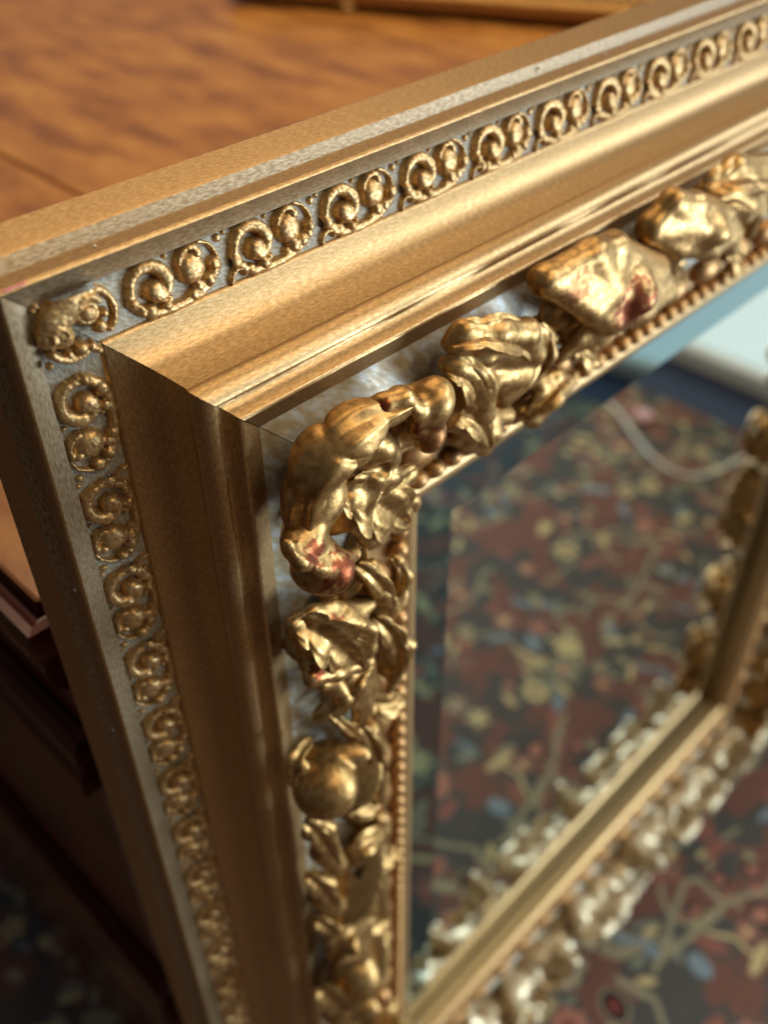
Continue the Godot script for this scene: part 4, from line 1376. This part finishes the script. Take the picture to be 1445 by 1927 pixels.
func _ready() -> void:
	# camera
	var cam := Camera3D.new()
	cam.name = "camera"
	cam.transform = Transform3D(TILT, Vector3(-0.0995, HT + 0.1319, 0.2504))
	cam.fov = 55.13
	cam.near = 0.01
	cam.far = 30.0
	var lens := CameraAttributesPhysical.new()
	lens.frustum_focal_length = 22.99
	lens.exposure_aperture = 3.5
	lens.frustum_focus_distance = 0.335
	cam.attributes = lens
	add_child(cam)
	cam.current = true
	# surroundings: a dim warm room
	var env := Environment.new()
	env.background_mode = Environment.BG_COLOR
	env.background_color = Color(0.32, 0.33, 0.36)
	env.tonemap_mode = Environment.TONE_MAPPER_LINEAR
	env.tonemap_exposure = 1.15
	env.sdfgi_enabled = true
	env.ssao_enabled = true
	env.ssil_enabled = true
	var we := WorldEnvironment.new()
	we.name = "surroundings"
	we.environment = env
	add_child(we)
	make_materials()
	lights()
	# setting
	fresh()
	flat_quad(Vector3(-6, -0.006, -6), Vector3(6, -0.006, -6), Vector3(6, -0.006, 6), Vector3(-6, -0.006, 6), Vector3.UP)
	put("floor", surf(), M.floor).set_meta("kind", "structure")
	fresh()
	chamfer_box(Vector3(0.42, -0.003, 0.6), Vector3(1.86, 0.006, 3.4), 0.002)
	tag(put("rug", surf(), M.rug), "red and navy floral rug spread under the mirror and the cabinet", "rug")
	fresh()
	chamfer_box(Vector3(1.41, -0.003, 0.6), Vector3(0.118, 0.006, 3.4), 0.002)
	put("border", surf(), M.navy, get_node("rug"))
	cabinet()
	build_mirror()
	tray()
	reflected_things()

func lights() -> void:
	# low frosted window to the right, the pale patch in the mirror
	var w := thing("window", "low frosted white window to the right, seen as a pale patch in the mirror", "window", Vector3(1.50, 0, 0.8))
	fresh()
	flat_quad(Vector3(0, 0.04, -1.3), Vector3(0, 0.98, -1.3), Vector3(0, 0.98, 0.24), Vector3(0, 0.04, 0.24), Vector3(-1, 0, 0))
	put("frosted_window_pane", surf(), M.frosted, w)
	for y in [0.02, 1.0]:
		fresh()
		chamfer_box(Vector3(0, y, -0.53), Vector3(0.06, 0.04, 1.66), 0.004)
		put("rail", surf(), M.white, w)
	for z in [-1.33, 0.27]:
		fresh()
		chamfer_box(Vector3(0, 0.51, z), Vector3(0.06, 0.94, 0.06), 0.004)
		put("jamb", surf(), M.white, w)
	# low glass door added out of view to brighten the bottom rail
	var gd := thing("added_glass_door", "unseen low glass door added beside the frosted window to brighten the bottom rail", "door", Vector3(1.50, 0, 2.0))
	fresh()
	flat_quad(Vector3(0, 0.05, -0.86), Vector3(0, 0.82, -0.86), Vector3(0, 0.82, 0.86), Vector3(0, 0.05, 0.86), Vector3(-1, 0, 0))
	put("window_pane", surf(), M.day, gd)
	for y in [0.025, 0.845]:
		fresh()
		chamfer_box(Vector3(0, y, 0), Vector3(0.06, 0.05, 1.8), 0.004)
		put("rail", surf(), M.white, gd)
	for z in [-0.89, 0.89]:
		fresh()
		chamfer_box(Vector3(0, 0.435, z), Vector3(0.06, 0.77, 0.06), 0.004)
		put("jamb", surf(), M.white, gd)
	var gl := AreaLight3D.new()
	gl.name = "added_glass_door_light"
	gl.area_size = Vector2(1.7, 0.76)
	gl.light_color = Color(0.80, 0.90, 1.0)
	gl.light_energy = 9.0
	gl.shadow_enabled = true
	gl.transform = Transform3D(Basis(Vector3(0, 1, 0), PI / 2), Vector3(1.492, 0.435, 2.0))
	add_child(gl)
	# high bright window farther off: the daylight
	var hw := thing("high_window", "wide bright window high up beyond the frosted one", "window", Vector3(3.3, 2.65, 2.3))
	hw.rotation.y = -0.62
	fresh()
	flat_quad(Vector3(0, -0.32, -1.6), Vector3(0, 0.32, -1.6), Vector3(0, 0.32, 1.6), Vector3(0, -0.32, 1.6), Vector3(-1, 0, 0))
	put("window_pane", surf(), M.day, hw)
	for y in [-0.35, 0.35]:
		fresh()
		chamfer_box(Vector3(0, y, 0), Vector3(0.06, 0.06, 3.3), 0.004)
		put("rail", surf(), M.white, hw)
	var d := AreaLight3D.new()
	d.name = "high_window_light"
	d.area_size = Vector2(3.1, 0.6)
	d.light_color = Color(0.84, 0.92, 1.0)
	d.light_energy = 11.0
	d.shadow_enabled = true
	d.transform = hw.transform * Transform3D(Basis(Vector3(0, 1, 0), PI / 2), Vector3(-0.008, 0, 0))
	add_child(d)
	# warm ceiling lamp
	var c2 := thing("ceiling_lamp", "warm square lamp panel hanging above the cabinet", "ceiling lamp", Vector3(1.0, 2.5, -0.9))
	fresh()
	chamfer_box(Vector3(0, 0.03, 0), Vector3(2.06, 0.05, 2.06), 0.005)
	put("housing", surf(), M.white, c2)
	fresh()
	flat_quad(Vector3(-1.0, 0, -1.0), Vector3(1.0, 0, -1.0), Vector3(1.0, 0, 1.0), Vector3(-1.0, 0, 1.0), Vector3.DOWN)
	put("lamp_diffuser", surf(), M.lamp, c2)
	var l := AreaLight3D.new()
	l.name = "ceiling_lamp_light"
	l.area_size = Vector2(2.0, 2.0)
	l.light_color = Color(1.0, 0.91, 0.77)
	l.light_energy = 2.1
	l.shadow_enabled = true
	l.transform = Transform3D(Basis(Vector3(1, 0, 0), -PI / 2), Vector3(1.0, 2.495, -0.9))
	add_child(l)
	# unseen pendant added in front, brightening the rug and the bottom rail
	var p := thing("added_pendant_lamp", "unseen pendant lamp added in front of the mirror to brighten rug and bottom rail", "lamp", Vector3(0.95, 2.3, 0.85))
	fresh()
	lathe([Vector2(0.008, 0.5), Vector2(0.01, 0.12), Vector2(0.1, 0.1), Vector2(0.24, 0.01), Vector2(0.235, 0.01), Vector2(0.1, 0.09)], Vector3.ZERO, 32)
	put("lamp_shade", surf(), M.white, p)
	fresh()
	lathe([Vector2(0.0, 0.012), Vector2(0.2, 0.012)], Vector3.ZERO, 32)
	put("lamp_bulb", surf(), M.lamp, p)
	var b := AreaLight3D.new()
	b.name = "added_pendant_lamp_light"
	b.area_size = Vector2(0.38, 0.38)
	b.light_color = Color(1.0, 0.95, 0.87)
	b.light_energy = 0.8
	b.shadow_enabled = true
	b.transform = Transform3D(Basis.looking_at(Vector3(-0.2, -1.0, -0.3), Vector3.UP), Vector3(0.95, 2.28, 0.85))
	add_child(b)
	# another lamp, behind and above the camera
	var s := thing("standing_lamp", "warm shaded lamp standing in front of the mirror", "lamp", Vector3(0.34, 0, 1.3))
	fresh()
	lathe([Vector2(0.0, 0.03), Vector2(0.14, 0.03), Vector2(0.15, 0.015), Vector2(0.15, 0.0)], Vector3.ZERO, 32)
	lathe([Vector2(0.012, 0.03), Vector2(0.012, 1.9)], Vector3.ZERO, 16)
	put("stand", surf(), M.dark_wood, s)
	fresh()
	lathe([Vector2(0.0, 1.84), Vector2(0.13, 1.9), Vector2(0.2, 2.08), Vector2(0.0, 2.08)], Vector3.ZERO, 32)
	put("lamp_shade", surf(), M.lamp, s)
	var a := AreaLight3D.new()
	a.name = "standing_lamp_light"
	a.area_size = Vector2(0.34, 0.34)
	a.light_color = Color(1.0, 0.90, 0.72)
	a.light_energy = 0.4
	a.shadow_enabled = true
	var at := Vector3(0.34, 1.9, 1.1)
	a.transform = Transform3D(Basis.looking_at(Vector3(0.15, 0.85, 0.0) - at, Vector3.UP), at)
	add_child(a)

func build_mirror() -> void:
	mirror = thing("mirror", "tall ornate gilt mirror with carved leaf garland, standing against the cabinet", "mirror", Vector3(0, HT, 0))
	var top := make_rail("top_rail", "top", "lit gilt top rail")
	var left := make_rail("side_rail", "left", "shadowed brown gilt side rail")
	var bottom := make_rail("bottom_rail", "bottom", "bottom rail seen from above")
	var right := make_rail("side_rail", "right", "far side rail")
	make_plate()
	scrolls(top, "top")
	scrolls(left, "left")
	put("scroll", corner_scroll(), M.scroll, top, Transform3D(Basis(Vector3(1, 1, 0).normalized(), -0.15), Vector3(0, 0, -0.0048)))
	var egg := ball_mesh(Vector3(0.0118, 0.0088, 0.0076))
	var pearl := ball_mesh(Vector3(0.0050, 0.0044, 0.0045), 14, 9)
	beading(top, "top", 0.138, 0.60, egg, pearl)
	beading(left, "left", 0.138, 0.76, egg, pearl)
	beading(bottom, "bottom", 0.138, 0.66, egg, pearl)
	beading(right, "right", 0.34, 0.76, egg, pearl)
	# garland, from the corner along the top and down the side
	carving("corner_leaf", shape_corner_leaf, top, 0.0009, "large curling corner leaf with red chips", 0.0042)
	carving("carved_leaf", shape_rolled_leaf, top, 0.0011, "rolled gold leaf beside the corner leaf")
	carving("carved_leaf", shape_trailing_leaf, top, 0.0011)
	carving("carved_leaf", shape_worn_leaf, top, 0.0012, "broad leaf with a worn reddish front")
	carving("carved_leaf", shape_blunt_leaf, top, 0.0013)
	carving("carved_leaf", shape_dark_leaf, top, 0.0014)
	carving("carved_leaf", shape_far_leaf, top, 0.0014)
	carving("carved_leaf", shape_small_leaf_below_corner, left, 0.001, "small leaf with a dark red hollow")
	carving("carved_bud", shape_bud_spray, left, 0.0011)
	carving("carved_leaf", shape_folded_leaf, left, 0.0011)
	carving("carved_leaf", shape_curled_leaf, left, 0.0011)
	carving("carved_acorn", shape_acorn, left, 0.0013, "round acorn with a small dimple")
	carving("carved_leaf", shape_leaf_cluster, left, 0.0015)
	carving("carved_acorn", shape_second_acorn, left, 0.0016)
	carving("carved_leaf", shape_lowest_leaf, left, 0.0018)
	# knocks: flecks of ground showing on the flats, and red bole where the crest corner is chipped
	for q in [[119.5, 1.4, 18.5, 1.5, 0.5], [20.0, 2.6, 22.0, 1.2, 0.5], [262.0, 1.2, 13.5, 2.2, 0.8], [300.0, 0.2, 5.0, 1.6, 0.4], [36.0, 0.0, 6.0, 1.0, 0.4]]:
		put("fleck", ball_mesh(Vector3(q[3], q[4] * 0.5, q[4]) * 0.001, 10, 6), M.fleck, top, Transform3D(Basis(Vector3(0, 1, 0), q[0]), Vector3(q[0], q[1], -q[2]) * 0.001))
	for q in [[2.6, 300.0, 21.0, 1.3], [1.0, 205.0, 8.0, 0.9], [0.6, 120.0, 5.0, 0.7]]:
		put("fleck", ball_mesh(Vector3(0.4, q[3], q[3]) * 0.001, 10, 6), M.fleck, left, Transform3D(Basis.IDENTITY, Vector3(-q[0], -q[1], -q[2]) * 0.001))
	for q in [[4.5, 3.4, 0.25], [7.8, 2.2, -0.1]]:
		put("chip", ball_mesh(Vector3(q[1], 0.45, 0.7) * 0.001, 12, 6), M.chip, top, Transform3D(Basis(Vector3(0, 0, 1), 0.03), Vector3(q[0], -0.2, -0.25) * 0.001))
	# the stem that ties the garland together
	for q in [[top, true], [left, false]]:
		start()
		var last := Vector3.ZERO
		for k in 30:
			var s := 100.0 + k * 17.0
			var at := Vector3(s, 92.0 + 9.0 * sin(k * 0.9), -37.5) if q[1] else Vector3(92.0 + 9.0 * sin(k * 0.9 + 0.6), s, -37.5)
			if k > 0: c(last.x, last.y, last.z, 4.2 + sin(k * 2.1), at.x, at.y, at.z, 4.2 + sin(k * 2.1 + 2.1))
			if k % 2 == 0:
				var o := Vector3(10, 12, 0) if k % 4 == 0 else Vector3(10, -12, 0)
				if not q[1]: o = Vector3(o.y, o.x, 0)
				leaf([at.x, at.y, at.z - 1.0, at.x + o.x * 0.5, at.y + o.y * 0.6, at.z - 6.0, at.x + o.x, at.y + o.y * 1.1, at.z - 8.0, at.x + o.x * 1.9, at.y + o.y * 1.5, at.z - 3.0], 7.0, 2, 0.3, 0.2, 1.6)
			last = at
		var am := carve(0.0016, 0.003, 0.0002)
		for l in SHEETS:
			build_leaf(l)
			surf(am)
		put("stem", am, M.leaf, q[0])
	var kinds := [proto(0), proto(1), proto(2)]
	var called := ["carved_leaf", "carved_shell", "carved_acorn"]
	var k := 0
	for s in [0.175, 0.208, 0.241, 0.275, 0.308, 0.342, 0.375, 0.408, 0.442, 0.475, 0.508, 0.542, 0.575, 0.608, 0.642, 0.675, 0.712]:
		var kind: int = [0, 2, 0, 1, 0, 2, 0, 0, 1, 0, 2, 0, 0, 2, 0, 2, 1][k]
		var at := Vector3(s, -(MH - 0.082 - 0.008 * sin(k * 2.3)), 0.034)
		var b := Basis(Vector3(0, 0, 1), PI + 0.5 * sin(k * 1.9)) * Basis.from_scale(Vector3(1.0 if k % 2 else -1.0, 1.0, 1.0))
		put(called[kind], kinds[kind], M.sky_lit_leaf, bottom, Transform3D(b, at))
		k += 1
	for q in [[top, 0.47, 0.0], [left, 0.575, 1.0]]:
		for n in 6:
			var kind: int = [0, 2, 0, 0, 2, 0][n]
			var s: float = q[1] + 0.042 * n
			var at := Vector3(s, -0.09, 0.035) if q[2] == 0.0 else Vector3(0.09, -s, 0.035)
			put(called[kind], kinds[kind], M.leaf, q[0], Transform3D(Basis(Vector3(0, 0, 1), (0.0 if q[2] == 0.0 else PI / 2) + 0.5 * sin(n * 1.7)), at))
	for s in [0.20, 0.25, 0.30, 0.35, 0.40, 0.45, 0.505, 0.56, 0.61, 0.66, 0.71, 0.76, 0.81]:
		var kind: int = [0, 2, 0, 2, 0, 1][k % 6]
		put(called[kind], kinds[kind], M.leaf, right, Transform3D(Basis(Vector3(0, 0, 1), PI * 0.5 + 0.4 * sin(k * 2.1)), Vector3(MW - 0.084, -s, 0.034)))
		k += 1

func cabinet() -> void:
	var top_y := HT - 0.17
	var x0 := 0.004
	var z0 := -0.062
	var depth := 1.0
	var width := 1.42
	var c2 := thing("cabinet", "glossy reddish brown wooden cabinet with stepped mouldings behind the mirror", "cabinet")
	# boards of the top
	var xs := [x0, 0.2495, 0.2525, 0.70, 0.703, 1.07, 1.073, x0 + width]
	for k in range(0, 8, 2):
		fresh()
		chamfer_box(Vector3((xs[k] + xs[k + 1]) * 0.5, top_y - 0.012, z0 - depth * 0.5), Vector3(xs[k + 1] - xs[k], 0.024, depth), 0.0014)
		put("board", surf(), M.wood, c2)
	var path := [Vector3(x0, top_y, z0 - depth), Vector3(x0, top_y, z0), Vector3(x0 + width, top_y, z0)]
	var outward := [Vector3(-1, 0, 0), Vector3(-1, 0, 1), Vector3(0, 0, 1)]
	fresh()
	moulding([Vector2(0, 0.0015), Vector2(0.0015, 0.006), Vector2(0.003, 0.0075), Vector2(0.005, 0.0068), Vector2(0.008, 0.0045), Vector2(0.012, 0.005), Vector2(0.0145, 0.009), Vector2(0.0148, 0.014), Vector2(0.0135, 0.020), Vector2(0.0105, 0.0245), Vector2(0.009, 0.027), Vector2(0.0095, 0.033), Vector2(0.006, 0.046), Vector2(0.002, 0.056), Vector2(0.0, 0.06)], path, outward)
	put("top_moulding", surf(), M.dark_wood, c2)
	fresh()
	var at := Vector3(0, -0.088, 0)
	moulding([Vector2(0.0, 0.0), Vector2(0.006, 0.002), Vector2(0.010, 0.006), Vector2(0.011, 0.011), Vector2(0.009, 0.015), Vector2(0.006, 0.017), Vector2(0.007, 0.020), Vector2(0.012, 0.026), Vector2(0.013, 0.032), Vector2(0.010, 0.038), Vector2(0.0, 0.042)], [path[0] + at, path[1] + at, path[2] + at], outward)
	put("waist_moulding", surf(), M.dark_wood, c2)
	fresh()
	at = Vector3(0, -0.36, 0)
	moulding([Vector2(0.0, 0.0), Vector2(0.010, 0.004), Vector2(0.014, 0.012), Vector2(0.015, 0.02), Vector2(0.015, 0.05), Vector2(0.0, 0.06)], [path[0] + at, path[1] + at, path[2] + at], outward)
	put("base_moulding", surf(), M.dark_wood, c2)
	fresh()
	chamfer_box(Vector3(x0 + width * 0.5, (top_y - 0.025) * 0.5, z0 - depth * 0.5), Vector3(width - 0.004, top_y - 0.025, depth - 0.004), 0.003)
	put("case", surf(), M.dark_wood, c2)

func tray() -> void:
	var y := HT - 0.17
	var d := Vector3(0.173, 0, 0.334).normalized()
	var p := Vector3(0.818, y, -0.50)
	var t := thing("gilt_tray", "gilt tray with a row of pearls round its rim, standing on the cabinet", "tray", p)
	t.basis = Basis(d.cross(Vector3.UP) * -1.0, Vector3.UP, d)
	var wide := 0.34
	var deep := 0.62
	fresh()
	chamfer_box(Vector3(wide * 0.5, 0.0165, 0), Vector3(wide, 0.023, deep), 0.006)
	put("body", surf(), M.leaf, t)
	fresh()
	chamfer_box(Vector3(wide * 0.5, 0.030, 0), Vector3(wide - 0.05, 0.005, deep - 0.05), 0.002)
	put("panel", surf(), M.rail, t)
	var pearl := ball_mesh(Vector3(0.006, 0.0055, 0.006), 14, 8)
	var z := -deep * 0.5 + 0.01
	while z < deep * 0.5 - 0.005:
		put("pearl", pearl, M.leaf, t, Transform3D(Basis.IDENTITY, Vector3(0.010, 0.030, z)))
		z += 0.0125
	var foot := ball_mesh(Vector3(0.011, 0.006, 0.011), 16, 8)
	for q in [Vector3(0.004, 0.006, -0.16), Vector3(0.012, 0.006, 0.29), Vector3(wide - 0.02, 0.006, -0.28), Vector3(wide - 0.02, 0.006, 0.28)]:
		put("foot", foot, M.leaf, t, Transform3D(Basis.IDENTITY, q))

func reflected_things() -> void:
	fresh()
	var pts := [Vector3(1.262, 0.003, 0.57), Vector3(1.246, 0.003, 0.52), Vector3(1.205, 0.003, 0.455), Vector3(1.168, 0.003, 0.385), Vector3(1.165, 0.003, 0.335), Vector3(1.20, 0.003, 0.305), Vector3(1.26, 0.003, 0.29), Vector3(1.356, 0.003, 0.275), Vector3(1.46, 0.003, 0.262)]
	var ring := []
	for k in 65:
		var f0 := float(k) / 64.0 * (pts.size() - 1)
		var n := mini(int(f0), pts.size() - 2)
		var o: Vector3 = pts[n].cubic_interpolate(pts[n + 1], pts[maxi(n - 1, 0)], pts[mini(n + 2, pts.size() - 1)], f0 - n)
		var d: Vector3 = (pts[n + 1] - pts[n]).normalized().cross(Vector3.UP)
		var row := []
		for q in 9:
			var nn := d * cos(TAU * q / 8.0) + Vector3.UP * sin(TAU * q / 8.0)
			row.append(vert(o + nn * 0.0034 + Vector3.UP * 0.0012, nn))
		ring.append(row)
	for k in 64:
		for q in 8:
			quad(ring[k][q], ring[k][q + 1], ring[k + 1][q + 1], ring[k + 1][q])
	tag(put("cable", surf(), M.fleck), "thin pale grey cable curving over the rug, seen in the mirror", "cable")
	var f := thing("blossom", "pale pink blossom lying on the rug beside the grey cable", "flower", Vector3(1.262, 0.002, 0.475))
	for k in 5:
		var a := TAU * k / 5.0
		put("petal", ball_mesh(Vector3(0.011, 0.005, 0.008), 12, 8), M.pink, f, Transform3D(Basis(Vector3(0, 1, 0), -a) * Basis(Vector3(0, 0, 1), 0.4), Vector3(cos(a) * 0.009, 0.006, sin(a) * 0.009)))
	put("centre", ball_mesh(Vector3(0.005, 0.005, 0.005), 10, 8), M.white, f, Transform3D(Basis.IDENTITY, Vector3(0, 0.009, 0)))
